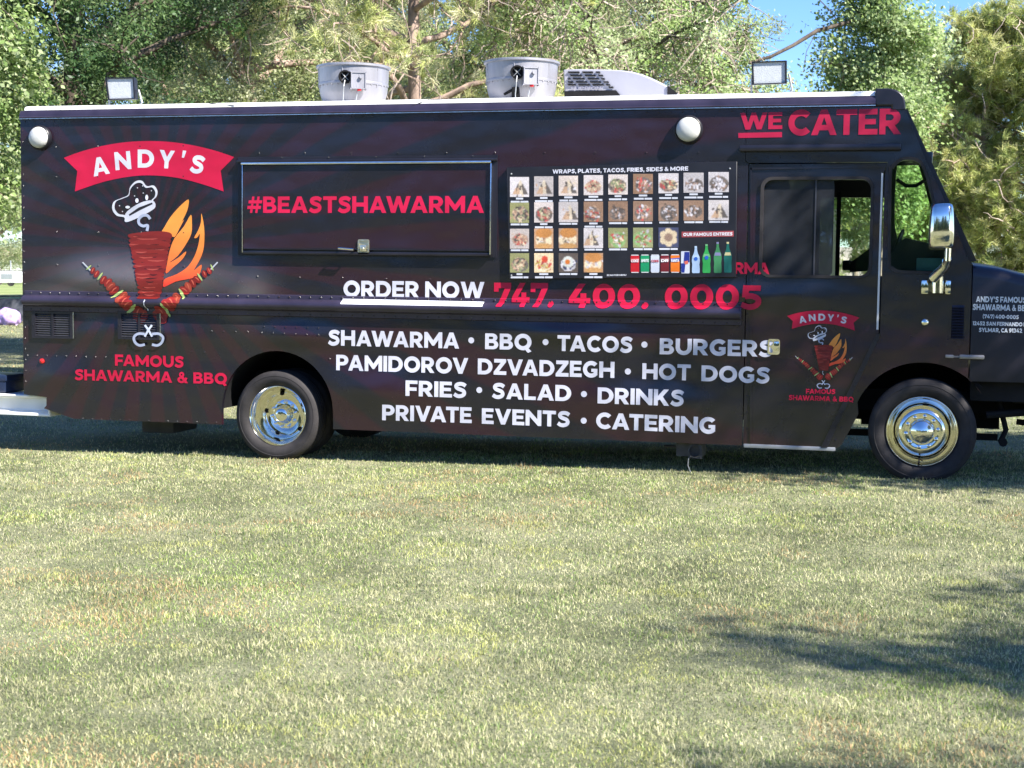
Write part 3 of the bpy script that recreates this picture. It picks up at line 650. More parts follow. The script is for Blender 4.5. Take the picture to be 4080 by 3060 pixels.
# cab interior
d = MB(); (xa, za) = bp(3555, 965, .5); d.plate([[(xa - .02, 1.0), (xa - .02, 1.80), (xa + .10, 1.93), (.20, 1.84), (.33, 1.72), (.33, 1.0)]], .25, W - .1); d.build('dashboard', 'inside', truck, bevel=.02)
d = MB(); (xa, za), (xb, zb) = bp(3652, 1028, .2), bp(3762, 1080, .2); d.box(xa, xb, .16, .24, zb, za, .01); d.build('dash_tray', 'teal', truck)
s = MB(); cxx, czz = bp(3560, 1015, .75)
s.tube([(cxx + .20 * cos(t) * .35, .75 + .21 * sin(t), czz + .20 * cos(t)) for t in np.linspace(0, 2 * pi, 25)], .015, 8, False); s.tube([(cxx, .75, czz), (cxx + .22, .75, czz - .12)], .03); s.tube([(cxx - .06, .60, czz - .12), (cxx + .06, .90, czz + .12)], .014); s.build('steering_wheel', 'trim', truck)
s = MB(); s.box(-1.22, -.78, .45, .95, 1.18, 1.32, .05); s.box(-1.30, -1.18, .47, .93, 1.30, 1.62, .05); s.box(-1.1, -.9, .6, .8, .97, 1.2); s.build('seat', 'inside', truck)
(a, b), (c, d_) = bp(3360, 1050, W + .35), bp(3388, 1078, W + .35)
s = MB(); s.box(a, c + .02, W + .15, W + .35, d_, b + .03, .02); e0 = bp(3388, 1060, W + .2); e1 = bp(3470, 985, W + .05)
s.plate([[(e0[0], e0[1] - .06), (e1[0], e1[1] - .22), (e1[0], e1[1]), (e0[0], e0[1] + .03)]], W + .10, W + .14); s.build('far_mirror', 'dark', truck)
v = MB(); (a, b) = bp(3572, 724, 1.2); (c, _) = bp(3690, 724, 1.2); v.tube([(a, 1.2, b + .02), ((a * 2 + c) / 3, 1.2, b - .035), ((a + 2 * c) / 3, 1.2, b - .035), (c, 1.2, b + .02)], .016); v.box(a, c, 1.19, 1.21, b + .14, b + .165); v.build('interior_mirror_bar', 'dark', truck)

# --- hood
hs = []
for x, top, y0, y1, lo in ((.358, 1.716, .012, W - .012, .80), (.55, 1.690, .012, W - .012, .80), (.85, 1.615, .03, W - .03, .80), (1.15, 1.52, .09, W - .09, .82), (1.35, 1.42, .20, W - .20, .86), (1.42, 1.30, .30, W - .30, .90)):
    r = .095; n = 5; prof = [(y0, lo)] + [(y0 + r - r * cos(R(90 * i / n)), top - r + r * sin(R(90 * i / n))) for i in range(n + 1)] + [(W / 2, top + .03)] + [(y1 - r + r * sin(R(90 * i / n)), top - r + r * cos(R(90 * i / n))) for i in range(n + 1)] + [(y1, lo)]
    hs.append([(x, a, b) for a, b in prof])
h = MB(); k = len(hs[0]); h.add([p for q in hs for p in q], [(i * k + j, i * k + j + 1, (i + 1) * k + j + 1, (i + 1) * k + j) for i in range(len(hs) - 1) for j in range(k - 1)] + [tuple(range(k)), tuple(reversed(range((len(hs) - 1) * k, len(hs) * k)))])
hood = h.build('hood', 'black', truck, smooth=40)
la = MB(); (a, b), (c, d_) = bp(3822, 1412), bp(3922, 1432); la.box(a, c, -.032, .010, d_, b, .012); la.box(bp(3766, 1420)[0], bp(3800, 1420)[0], -.025, -.001, d_ + .004, b - .004, .008); la.box(bp(3800, 1420)[0] - .01, a + .01, -.018, -.008, (b + d_) / 2 - .006, (b + d_) / 2 + .006); la.build('hood_latch', mat('dull_latch', (.20, .20, .21), .45, .6, var=.2, scale=20), hood)

# --- wheels
def wheel(cx, cz, y0, rear):
    kk = 1.0 if rear else 1.045
    e = empty('wheel', (0, 0, 0)); e.parent = truck
    t = MB(); T = .402
    pr = [(.040, .266), (.020, .285), (.004, .310), (0, .336), (.003, .352), (.0005, .356), (.006, .372), (.020, .390), (.038, .399), (.05, T)]
    for gx in (.085, .125, .165): pr += [(gx - .006, T), (gx - .005, T - .010), (gx + .005, T - .010), (gx + .006, T)]
    pr += [(.20, T), (.225, .392), (.245, .36), (.248, .32), (.235, .28), (.21, .262)]
    pr = [(a, r * kk) for a, r in pr]
    t.lathe(pr, (cx, y0, cz), n=72)
    if rear: t.lathe([(a + .29, r) for a, r in pr], (cx, y0, cz), n=48)
    t.build('tyre', 'rubber', e, smooth=30)
    m = MB(); c = (cx, y0, cz)
    if rear:
        m.lathe([(.05, .274), (.034, .272), (.030, .266), (.040, .258), (.065, .246), (.11, .236), (.17, .228), (.205, .215), (.222, .19), (.215, .165), (.200, .148), (.196, .142)], c, n=64)
        m.lathe([(.196, .142), (.190, .135), (.188, .085), (.17, .075), (.12, .068), (.105, .055), (.10, .03), (.099, .001)], c, n=40)
    else:
        m.lathe([(.045, .285), (.024, .283), (.018, .277), (.026, .268), (.046, .260), (.058, .250), (.064, .234), (.085, .220)], c, n=64)
        m.lathe([(.10, .218), (.062, .204), (.030, .188), (.012, .172), (.003, .150), (.006, .128), (.014, .110), (.012, .098), (-.022, .092), (-.036, .078), (-.042, .045), (-.048, .036), (-.050, .001)], c, n=64)
    L = m; lr = .114 if rear else .124; ly = .188 if rear else .008
    for i in range(10):
        a = 2 * pi * (i + .25) / 10; q = (cx + lr * cos(a), y0 + ly, cz + lr * sin(a))
        L.lathe([(.004, .0165), (-.012, .0165), (-.014, .012), (-.030, .012), (-.034, .006), (-.035, .001)], q, n=10)
    H = m; m.m = 1
    for i in range(5 if rear else 6):
        a = 2 * pi * (i + .4) / (5 if rear else 6); rr_ = .185 if rear else .206; q = Vector((cx + rr_ * cos(a), y0 + (.216 if rear else .072), cz + rr_ * sin(a)))
        u = Vector((cos(a), (-.25 if rear else .6), sin(a))).normalized(); w_ = Vector((-sin(a), 0, cos(a)))
        vs = [q + (u * cos(2 * pi * k / 14) * (.013 if rear else .006) + w_ * sin(2 * pi * k / 14) * (.020 if rear else .024)) + Vector((0, -.004, 0)) for k in range(14)]
        vs += [p + Vector((0, .02, 0)) for p in vs]
        H.add(vs, [tuple(range(14)), tuple(reversed(range(14, 28)))] + [(k, (k + 1) % 14, (k + 1) % 14 + 14, k + 14) for k in range(14)])
    if not rear:
        vl = m; vl.tube([(cx - .012, y0 + .05, cz - .215), (cx - .016, y0 + .01, cz - .235), (cx - .02, y0 - .0, cz - .255)], .006, 6); vl.tube([(cx - .012, y0 + .03, cz - .222), (cx + .012, y0 + .01, cz - .235)], .005, 6); 
    m.build('rim', ['chrome', 'dark'], e, smooth=40)
    return e


xf, xr_ = bp(3673, 1723, .03)[0], bp(1100, 1674, .04)[0]
zf = .388 - 0 * xf; zr = .388 + xr_ * SK
wheel(xf, zf, .012, False); wheel(xr_, zr, .035, True)
for (x, z) in ((xf, zf), (xr_, zr)):
    t = MB(); t.lathe([(0, .26), (0, .40), (.24, .40), (.24, .26)], (x, W - .27, z), n=40); t.build('far_tyre', 'rubber', truck)

# --- underbody
u = MB()
for y in (.55, W - .67): u.box(XR + .15, 1.25, y, y + .09, .50, .68)
u.box(xr_ - .09, xr_ + .09, .40, W - .40, zr - .08, zr + .08); u.box(xf - .5, xf + .62, .75, 1.5, .36, .62); u.box(xf - .06, xf + .06, .3, W - .3, zf - .08, zf + .06)
u.lathe([(0, .0), (0, .17), (.5, .17), (.5, 0)], (xr_, W / 2 - .25, zr), n=20); u.box(-4.4, -3.2, .7, 1.5, .40, .66, .03)
u.tube([(-3.0, 1.25, .45), (xr_, 1.15, zr)], .05); u.box(xr_ - .55, xr_ + .55, .56, .64, zr - .12, zr - .07); u.box(xf - .6, xf + .6, .5, .58, zf - .10, zf - .05)
u.build('chassis', 'dark', truck)
fb = MB(); fb.box(.37, 1.22, .12, W - .12, .64, .86); fb.box(.86, 1.02, .4, W - .4, .46, .60); fb.tube([(.60, .30, .62), (.66, .30, .40), (.62, .28, .30)], .022); fb.tube([(.64, .26, .30), (.64, .34, .30)], .035); fb.tube([(.5, .2, .52), (1.1, .3, .58)], .03); fb.box(.70, 1.10, .2, .5, .62, .79, .02); fb.tube([(.75, .5, .45), (.95, .5, .43), (1.05, 1.2, .45)], .025); fb.box(1.20, 1.34, .05, W - .05, .42, .70, .03)
fb.build('front_bumper', 'dark', truck)
tk = MB(); (a, b), (c, d_) = bp(562, 1680, .5), bp(692, 1738, .5); tk.box(a, c, .5, 1.0, d_ + .02, .5, .03); tk.build('waste_tank', mat('grey_tank', (.055, .055, .06), .7, var=.3, scale=6), truck)
pt = MB(); (a, b), (c, d_) = bp(2694, 1767, .08), bp(2798, 1826, .08); pt.box(a, c, .09, .30, d_ + .01, b + .03); (a2, _) = bp(2746, 1800, .08)
hx, hz = bp(2770, 1796, .08); pt.plate([[(a2, d_), (c, d_), (c, b + .02), (a2, b + .02)], arc(hx, hz, .048, .048, 0, 340, 18)], .05, .085); pt.lathe([(.02, .050), (-.004, .056), (-.006, .046), (.02, .044)], (hx, .05, hz), n=20)
for sx in (a2 + .015, c - .015):
    for szz in (d_ + .015, b + .005): pt.dome((sx, .05, szz), .009, .008, 6)
pt.tube([(bp(2645, 1790, .2)[0], .2, hz + .015), (a, .2, hz + .015)], .011)
ho = pt.build('hitch_receiver', mat('dull_steel', (.06, .06, .065), .55, .4, var=.3, scale=20), truck)
wr = MB(); wr.tube([(hx - .05, .05, d_), (hx - .055, .05, d_ - .06), (hx - .03, .05, d_ - .12), (hx - .02, .05, d_ - .15)], .004, 5); wr.build('loose_wire', 'steel', ho)
rb = MB(); xb0 = XR + .24
prof = [(.06, .40), (.06, .225), (.10, .225), (.10, .245), (.24, .245), (.24, .30), (.24, .385), (.24, .40)]
rb.sweep_x([(.05, .42), (.05, .40), (.13, .385), (.13, .27), (.05, .25), (.05, .225), (.45, .225), (.45, .42)], -8.75, xb0); rb.box(xb0 - .02, xb0 + .004, .052, .42, .225, .42)
rb.build('rear_bumper', 'white', truck, bevel=.006)
sr = MB(); a, b = bp(168, 1439); sr.lathe([(0, .024), (-.012, .023), (-.02, .014), (-.022, .001)], (a, 0, b), n=14); sr.build('side_marker', 'red', side)

# --- roof fixtures
def exhaust_fan(cx, cy, rtop, ztop):
    e = empty('exhaust_fan', (0, 0, 0)); e.parent = truck
    b = MB(); zb = Z_TOP + .02; Hh = ztop - zb
    b.lathe([(-.02, rtop * .80), (.0, rtop * .86), (.03, rtop * .88), (.07, rtop * .925), (.11, rtop * .955), (.16, rtop * .97), (Hh * .6, rtop * .985), (Hh - .022, rtop), (Hh - .018, rtop + .016), (Hh, rtop + .016), (Hh + .004, rtop + .004), (Hh - .01, rtop - .02), (Hh * .5, rtop - .03), (.06, rtop * .75), (.05, .0)], (cx, cy, zb), 'z', 64)
    for a_ in (-.95, .05, 1.1):
        b.tube([Vector((cx + rtop * .962 * sin(a_), cy - rtop * .962 * cos(a_), zb + .13)), Vector((cx + rtop * 1.0 * sin(a_), cy - rtop * 1.0 * cos(a_), ztop - .03))], .005, 5)
    for i_ in range(16):
        a_ = -1.5 + 3.0 * i_ / 15; b.dome((cx + rtop * .975 * sin(a_), cy - rtop * .975 * cos(a_), zb + .15), .007, .006, 6)
    b.lathe([(.155, rtop * .985), (.168, rtop * .992), (.18, rtop * .985)], (cx, cy, zb), 'z', 64)
    b.build('fan_bowl', 'alu', e, smooth=50); bowl = e
    def on(angle, z, off=0.0): rad = rtop * .985 + off; return (cx + rad * sin(angle), cy - rad * cos(angle), z)
    a = .40 - YAW; P = Vector(on(a, ztop - .125)); nrm = Vector((sin(a), -cos(a), 0)); tg = Vector((cos(a), sin(a), 0))
    p = MB(); k = 24
    for r_, o0, o1 in ((.058, -.03, .03),):
        vs = []
        for rr_, oo in ((.044, -.02), (.044, .03), (.058, .03), (.058, -.02)):
            vs += [P + nrm * oo + tg * (rr_ * cos(2 * pi * i / k)) + Vector((0, 0, rr_ * sin(2 * pi * i / k))) for i in range(k)]
        p.add(vs, [(j * k + i, j * k + (i + 1) % k, (j + 1) * k + (i + 1) % k, (j + 1) * k + i) for j in range(3) for i in range(k)])
        p.add([P + nrm * .004 + tg * (.045 * cos(2 * pi * i / k)) + Vector((0, 0, .045 * sin(2 * pi * i / k))) for i in range(k)], [tuple(range(k))])
    p.build('cable_port', 'dark', bowl)
    x = MB()
    for sgn in (-1, 1): x.tube([P + nrm * .012 + tg * .042 * sgn + Vector((0, 0, .042)), P + nrm * .012 - tg * .042 * sgn + Vector((0, 0, -.042))], .004, 5)
    x.build('port_grate', 'steel', bowl)
    a2 = .74 - YAW; q = MB(); Q = Vector(on(a2, ztop - .16, .035)); n2 = Vector((sin(a2), -cos(a2), 0)); t2 = Vector((cos(a2), sin(a2), 0))
    bmm = bmesh.new(); bmesh.ops.create_cube(bmm, size=1)
    for v in bmm.verts: v.co = Q + t2 * v.co.x * .13 + n2 * v.co.y * .05 + Vector((0, 0, v.co.z * .145))
    bmesh.ops.bevel(bmm, geom=bmm.edges[:], offset=.008, segments=2, affect='EDGES'); q.bm(bmm)
    q.tube([Q + n2 * .034 + t2 * .02 + Vector((0, 0, .03)), Q + n2 * .052 + t2 * .02 + Vector((0, 0, .03))], .016, 10)
    q.build('switch_box', 'alu', bowl)
    wv = MB(); wv.tube([P + nrm * .03 + Vector((0, 0, -.03)), P + nrm * .07 + Vector((0, 0, -.09)), P + nrm * .05 - tg * .01 + Vector((0, 0, -.20)), P + nrm * .05 - tg * .0 + Vector((0, 0, -.30))], .005, 6); wv.tube([Q + Vector((0, 0, -.06)), Q - t2 * .02 + Vector((0, 0, -.18)), Q - t2 * .03 + Vector((0, 0, -.28))], .005, 6); wv.build('power_cable', 'steel', bowl)
    rr_ = MB(); rr_.box(Q.x + .0, Q.x + .03, Q.y - .02, Q.y + .0, Q.z - .09, Q.z - .072); rr_.build('cable_gland', 'red', bowl)
    return e


exhaust_fan((bp(1271, 290, .55)[0] + bp(1548, 290, .55)[0]) / 2, .55, .318, bp(1410, 268, .55)[1])
exhaust_fan((bp(1935, 280, .55)[0] + bp(2224, 280, .55)[0]) / 2, .55, .316, bp(2080, 249, .55)[1])
ac = MB(); Y0 = .70
prof = PX([(2250, 392), (2243, 277), (2300, 275), (2432, 277), (2480, 280), (2524, 286), (2560, 296), (2593, 309), (2630, 327), (2658, 342), (2690, 366), (2700, 392)], Y0)
ac.plate([prof], Y0, Y0 + .75)
acu = ac.build('air_conditioner', 'acgrey', truck, smooth=25, bevel=.012)
sl_ = MB()
rows = [(288, [(2263, 2308), (2320, 2362), (2374, 2390)]), (301, [(2272, 2317), (2330, 2372), (2384, 2402)]), (314, [(2263, 2272), (2282, 2328), (2341, 2385), (2395, 2409)]), (327, [(2263, 2283), (2294, 2339), (2350, 2393), (2404, 2424)]), (338, [(2262, 2293), (2304, 2350), (2361, 2404), (2414, 2430)]), (348, [(2425, 2443)])]
for y, xs in rows:
    for a, b in xs: sl_.plate([PX([(a, y - 2.6), (b, y - 2.6), (b + 3, y + 2.6), (a + 3, y + 2.6)], Y0)], Y0 - .0125, Y0 + .001)
sl_.build('grille_slot', 'dark', acu)
bs = MB().plate([PX([(2250, 364), (2455, 360), (2472, 380), (2472, 395), (2250, 395)], Y0)], Y0 - .015, Y0 + .001); bs.build('base_strip', 'dark', acu)
nb = MB().plate([PX([(2660, 341), (2697, 369), (2702, 392), (2659, 392)], Y0)], Y0 - .013, Y0 + .001); nb.build('nose_strip', 'dark', acu)
lay, wd = layout('FURRION'); (a, b), (c, _) = bp(2277, 359, Y0), bp(2397, 357, Y0); hh = bp(2277, 347, Y0)[1] - b
dm = MB()
for loops, _k in lay: dm.plate([[(a + p[0] * (c - a) / wd, b + p[1] * hh) for p in L] for L in loops], Y0 - .0145, Y0 - .011)
dm.build('raised_lettering', mat('grey_lettering', (.24, .24, .30), .5, var=.05), acu, smooth=0)
dv = MB(); (a, b) = bp(2055, 352, .25); dv.box(a - .03, a + .03, .22, .30, Z_TOP, b + .01, .01); dv.tube([(a - .02, .24, b - .01), (a - .10, .24, b - .05)], .012, 6); dv.build('cable_bracket', 'dark', truck)
wv = MB(); wv.tube([(bp(1640, 421)[0], -.004, bp(1640, 424)[1]), (bp(1700, 412)[0], .028, Z_TOP - .012), (bp(1860, 395)[0], .07, Z_TOP + .004), (bp(2040, 380)[0], .24, Z_TOP + .012)], .0045, 5); wv.build('roof_cable', 'dark', truck); wv = MB(); wv.tube([(bp(790, 405)[0], .09, Z_TOP + .006), (bp(840, 420)[0], .030, Z_TOP - .008), (bp(930, 432)[0], .012, Z_BLK + .012)], .004, 5); wv.build('roof_cable', 'dark', truck)


def floodlight(quad, Y):
    e = empty('floodlight', (0, 0, 0)); e.parent = truck
    q = [bp(a, b, Y) for a, b in quad]
    tilt = .06
    fr = MB(); cx = sum(p[0] for p in q) / 4; cz = sum(p[1] for p in q) / 4
    def shr(f): return [(cx + (a - cx) * f, cz + (b - cz) * f) for a, b in q]
    fr.plate([q, shr(.90)[::-1]], Y - .02, Y + .02); fr.plate([shr(.93)], Y + .015, Y + .055)
    for i in range(7): t = (i + .5) / 7; xx = q[0][0] + (q[1][0] - q[0][0]) * t; fr.box(xx - .004, xx + .004, Y + .05, Y + .075, q[3][1] + .02, q[0][1] - .02)
    fr.build('housing', 'trim', e)
    MB().plate([shr(.91)], Y - .008, Y + .0).build('lens', 'ledlens', e)
    br = MB()
    for sx, p in ((-.012, q[3]), (.012, q[2])):
        br.tube([(p[0] + sx, Y + .02, cz - .01), (p[0] + sx + (.03 if sx > 0 else 0), Y + .03, Z_TOP + .03), (p[0] + sx, Y + .03, Z_TOP + .004)], .009, 6)
    br.box(q[3][0] - .01, q[2][0] + .02, Y + .01, Y + .05, Z_TOP + .002, Z_TOP + .012); br.build('bracket', 'steel', e)
    return e


floodlight([(422, 310), (538, 309), (543, 396), (434, 399)], .14)
floodlight([(2995, 247), (3135, 242), (3135, 334), (2999, 339)], .14)


def round_lamp(px, py, rim, rl):
    e = empty('round_lamp', (0, 0, 0)); e.parent = truck; a, b = bp(px, py)
    m = MB(); m.lathe([(0, rim), (-.03, rim), (-.042, rim - .006), (-.045, rl + .006), (-.03, rl)], (a, 0, b), n=40); m.build('bezel', 'trim', e)
    m = MB(); m.lathe([(-.02, rl)] + [(-.032 - .062 * sin(R(t)), rl * cos(R(t)) ** .8 + .0004) for t in (0, 15, 30, 45, 60, 75, 86)] + [(-.094, .0003)], (a, 0, b), n=40); m.build('lamp_dome', 'frost', e)


round_lamp(163, 549, .113, .097); round_lamp(2745, 517, .116, .100)

# --- vents
def vent(x0p, y0p, x1p, y1p):
    (a0, b1), (a1, b0) = bp(x0p, y0p), bp(x1p, y1p); m = MB()
    fx, fz = (a1 - a0) * .085, (b1 - b0) * .075; mid = (a0 + a1) / 2
    m.plate([rrect(a0, a1, b0, b1, .008, 2), [(a0 + fx, b0 + fz), (a0 + fx, b1 - fz), (mid - .01, b1 - fz), (mid - .01, b0 + fz)], [(mid + .01, b0 + fz), (mid + .01, b1 - fz), (a1 - fx, b1 - fz), (a1 - fx, b0 + fz)]], -.020, .001)
    n = 10; m.m = 1
    for i in range(n):
        z = b0 + fz + (b1 - b0 - 2 * fz) * (i + .5) / n
        for xa, xb in ((a0 + fx, mid - .01), (mid + .01, a1 - fx)): m.add([(xa, -.016, z - .004), (xb, -.016, z - .004), (xb, -.003, z + .007), (xa, -.003, z + .007)], [(0, 1, 2, 3)])
    m.m = 0
    m.dome((a0 + fx * .45, -.020, (b0 + b1) / 2), .008, .006); m.dome((a1 - fx * .45, -.020, (b0 + b1) / 2), .008, .006)
    o = m.build('vent_grille', ['black', 'slat'], truck, smooth=20)
    ed = MB().box(a1 - .004, a1 + .003, -.021, -.001, b0 + .004, b1 - .002); ed.build('bright_edge', 'galv', o)


vent(130, 1240, 297, 1350); vent(473, 1241, 643, 1355)

# --- serving hatch
(a0, b1), (a1, b0) = bp(950, 626), bp(1980, 1026); hx0, hx1 = bp(975, 800)[0], bp(1962, 800)[0]; hz1, hz0 = bp(1500, 648)[1], bp(1500, 1011)[1]
hf = MB().plate([[(a0, b0), (a0, b1), (a1, b1), (a1, b0)], [(hx0, hz0), (hx1, hz0), (hx1, hz1), (hx0, hz1)]], -.012, .001)
rivet_row(hf, [(a0 + .2, b1 - .012), (a1, b1 - .012)], .40, y=-.012)
hf.box(a0, a1, -.045, -.011, hz1 + .006, b1 - .028, .006)
hatch = hf.build('serving_hatch', 'black', truck)
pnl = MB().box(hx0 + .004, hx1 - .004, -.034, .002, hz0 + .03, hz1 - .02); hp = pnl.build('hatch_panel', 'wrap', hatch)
ex = MB().box(hx0 - .01, hx1, -.060, -.036, hz1 - .014, hz1 + .006, .004); ex.box(hx1 - .006, hx1 + .004, -.055, -.013, hz0, hz1 - .015, .002); ex.box(hx0 - .004, hx0 + .002, -.050, -.013, hz0, hz1 - .015, .002); ex.build('bright_frame', 'galv', hatch)
bt = MB().box(hx0, hx1, -.046, -.013, hz0 - .012, hz0 + .014, .004); bt.box(hx0 + .003, hx1 - .003, -.038, -.030, hz0 + .030, hz0 + .036); bt.build('bottom_rail', 'black', hatch)
lt = MB(); (a, b), (c, d_) = bp(1433, 954), bp(1477, 1012)
lt.plate([rrect(a, c, d_, b, .014), rrect(a + .012, c - .012, d_ + .016, b - .014, .010)[::-1]], -.046, -.034); lt.box(a + .01, c - .01, -.036, -.033, d_ + .01, b - .01); lt.box(a + .022, c - .022, -.058, -.036, d_ + .022, d_ + .075, .006)
lt.dome(((a + c) / 2, -.058, d_ + .045), .012, .008, 10); lt.build('latch', 'brass', hatch)
tb = MB(); (a, b), (c, d_) = bp(1364, 991), bp(1420, 995); tb.tube([(a, -.03, b), (a, -.085, b), (c, -.085, d_), (c, -.03, d_)], .012, 8); tb.build('grab_bar', 'chrome', hatch)

# --- menu board
BQ = PX([(2024, 668), (2939, 645), (2934, 1104), (2034, 1111)])


def bd(s, t):
    (ax, az), (bx, bz), (cx, cz), (dx, dz) = BQ; tx, tz = ax + (bx - ax) * s, az + (bz - az) * s; ux, uz = dx + (cx - dx) * s, dz + (cz - dz) * s
    return (tx + (ux - tx) * t, tz + (uz - tz) * t)


def bz7(X, Y): return bp(2000 + X * .4521, 600 + Y * .4521)        # coordinates read off the enlarged board


BY = -.040
mbd = MB().plate([BQ], BY, -.004); board = mbd.build('menu_board', mat('menu_black', (.012, .012, .017), .35, var=.2, scale=8), truck, bevel=.003)
pal = [np.array(c) for c in ((.55, .52, .55), (.30, .20, .15), (.10, .08, .07), (.50, .32, .22), (.24, .26, .14), (.45, .08, .07), (.62, .50, .34), (.50, .36, .08), (.06, .07, .14), (.18, .30, .10))]
styles = {  # background, blob colours, number
    'wrap': (0, (2, 2, 3, 0, 6), 16), 'fries': (0, (1, 3, 3, 6, 2, 5), 40), 'plate': (0, (2, 1, 4, 5, 6), 34), 'meat': (1, (2, 1, 5, 3, 0), 36), 'grill': (1, (2, 2, 1, 0), 30),
    'salad': (4, (9, 4, 0, 5, 6), 36), 'burger': (3, (6, 2, 3, 0), 12), 'pasta': (6, (6, 7, 5, 6), 34), 'egg': (2, (0, 2, 8), 22), 'green': (4, (2, 4, 6, 3), 34), 'white': (0, (2, 0, 1, 0), 36)}
tiles = []
X1 = [(82, 250), (295, 463), (510, 680), (730, 900), (946, 1117), (1164, 1338), (1387, 1563), (1607, 1784), (1826, 2005)]
for i, (a, b) in enumerate(X1):
    y0 = 235 - 43 * i / 8; tiles.append((a, b, y0, y0 + 176, ['wrap', 'wrap', 'wrap', 'fries', 'plate', 'meat', 'plate', 'white', 'white'][i], 2))
    y0 = 460 - 22 * i / 8; tiles.append((a, b, y0, y0 + 178, ['green', 'plate', 'wrap', 'meat', 'grill', 'meat', 'grill', 'grill', 'wrap'][i], 1 if i not in (1, 3) else 2))
    if i < 7: y0 = 690 - 15 * i / 8; tiles.append((a, b, y0, y0 + 175, ['fries', 'burger', 'burger', 'wrap', 'salad', 'salad', 'flower'][i], 1))
    if i < 4: y0 = 905 - 4 * i / 8; tiles.append((a, b, y0, y0 + 170, ['green', 'pasta', 'egg', 'burger'][i], 2 if i != 2 else 1))
trng = random.Random(5)
cap_sh = []
for (a, b, y0, y1, stl, ncap) in tiles:
    N = 24; bgc, bl, nb_ = styles.get(stl, (8, (6,), 0)); img = np.zeros((N, N, 3)) + pal[bgc]
    yy, xx = np.mgrid[0:N, 0:N] / (N - 1); nrg = np.random.default_rng(int(a + y0)); img *= .75 + .35 * nrg.random((1, 1, 1)) ; img *= np.array([1.06, 1.0, .92]) ** (nrg.random() * 2)
    if stl == 'flower':
        for k in range(6):
            t = 2 * pi * k / 6 + .5; img[((xx - .5 - .30 * cos(t)) ** 2 + (yy - .5 - .30 * sin(t)) ** 2) < .036] = pal[6]
        img[((xx - .5) ** 2 + (yy - .5) ** 2) < .05] = pal[1]
    else:
        mound = ((xx - trng.uniform(.45, .55)) / trng.uniform(.40, .50)) ** 2 + ((yy - trng.uniform(.55, .62)) / trng.uniform(.30, .42)) ** 2
        if stl == 'wrap':
            ax_ = trng.uniform(.38, .6); tri_ = (yy > .15) & (abs(xx - ax_) < (yy - .12) * .58) & (yy < .88); img[tri_] = (.13, .11, .10)
            img[tri_ & (abs(xx - ax_ - .10 * (yy - .5)) < .09)] = (.62, .52, .40); img[tri_ & (xx < ax_ - .06) & (yy > .55)] = (.50, .33, .22)
        elif nb_:
            img[mound < 1] = pal[bl[0]] * 1.2 + .03
        for k in range(nb_ * 2):
            cx, cy = trng.gauss(.5, .20), trng.gauss(.58, .17); t = trng.random() * pi; ra, rb_ = trng.uniform(.05, .14), trng.uniform(.03, .06)
            u_ = (xx - cx) * cos(t) + (yy - cy) * sin(t); v_ = -(xx - cx) * sin(t) + (yy - cy) * cos(t)
            if stl != 'wrap' or k < 6: img[((u_ / ra) ** 2 + (v_ / rb_) ** 2 < 1) & ((mound < 1.15) | (k % 5 == 0))] = pal[trng.choice(bl)] * trng.uniform(.7, 1.3)
        if stl == 'burger':
            img[((xx - .5) / .46) ** 2 + ((yy - .22) / .26) ** 2 < 1] = (.50, .22, .07); img[((xx - .5) / .46) ** 2 + ((yy - .9) / .14) ** 2 < 1] = (.55, .30, .12)
        if stl == 'egg':
            img[((xx - .48) ** 2 + (yy - .45) ** 2) < .09] = (.55, .56, .52); img[((xx - .46) ** 2 + (yy - .45) ** 2) < .018] = (.55, .16, .03)
        if stl == 'pasta': img[((xx - .55) ** 2 + (yy - .3) ** 2) < .03] = (.55, .07, .04)
    pd = np.pad(img, ((1, 1), (1, 1), (0, 0)), 'edge'); img = (pd[1:-1, 1:-1] * 4 + pd[:-2, 1:-1] + pd[2:, 1:-1] + pd[1:-1, :-2] + pd[1:-1, 2:]) / 8
    img *= (.85 + .3 * nrg.random((N, N, 1)))
    tm = MB()
    for r_ in range(N):
        for c_ in range(N):
            x0 = a + (b - a) * c_ / N; x1 = a + (b - a) * (c_ + 1) / N; q0 = y0 + (y1 - y0) * r_ / N; q1 = y0 + (y1 - y0) * (r_ + 1) / N
            tm.col = tuple(np.clip(img[r_, c_] * .95, 0, 1)); tm.add([(*[(p[0], BY - .0025, p[1]) for p in (bz7(x, y),)][0],) for x, y in ((x0, q1), (x1, q1), (x1, q0), (x0, q0))], [(0, 1, 2, 3)])
    tm.build('food_photo', ['vinyl'], board, smooth=0)
    tw = b - a; cap_sh = []
    for k in range(ncap):
        w_ = tw * (.92 if (k == ncap - 1) else trng.uniform(.3, .5)); cy = y1 + 14 + 28 * k; cxm = (a + b) / 2; h_ = 8
        x0 = cxm - w_ / 2
        cut = trng.uniform(.5, .72)
        for s0, s1 in (((0, cut - .02), (cut + .02, 1)) if w_ > tw * .6 else ((0, 1),)):
            cap_sh.append(([[bz7(x0 + w_ * s0, cy - h_), bz7(x0 + w_ * s1, cy - h_), bz7(x0 + w_ * s1, cy + h_), bz7(x0 + w_ * s0, cy + h_)]], (.55, .56, .62)))
    decal('caption_strip', cap_sh, board, base=-BY + .002, step=.0001)



def btext(s, l, r, cap, colr, name='lettering', gap=.085, base=.003):
    a, b = (2000 + l[0] * .4521, 600 + l[1] * .4521), (2000 + r[0] * .4521, 600 + r[1] * .4521)
    return text(name, s, a, b, cap * .4521, colr, board, base=-BY + base, gap=gap)


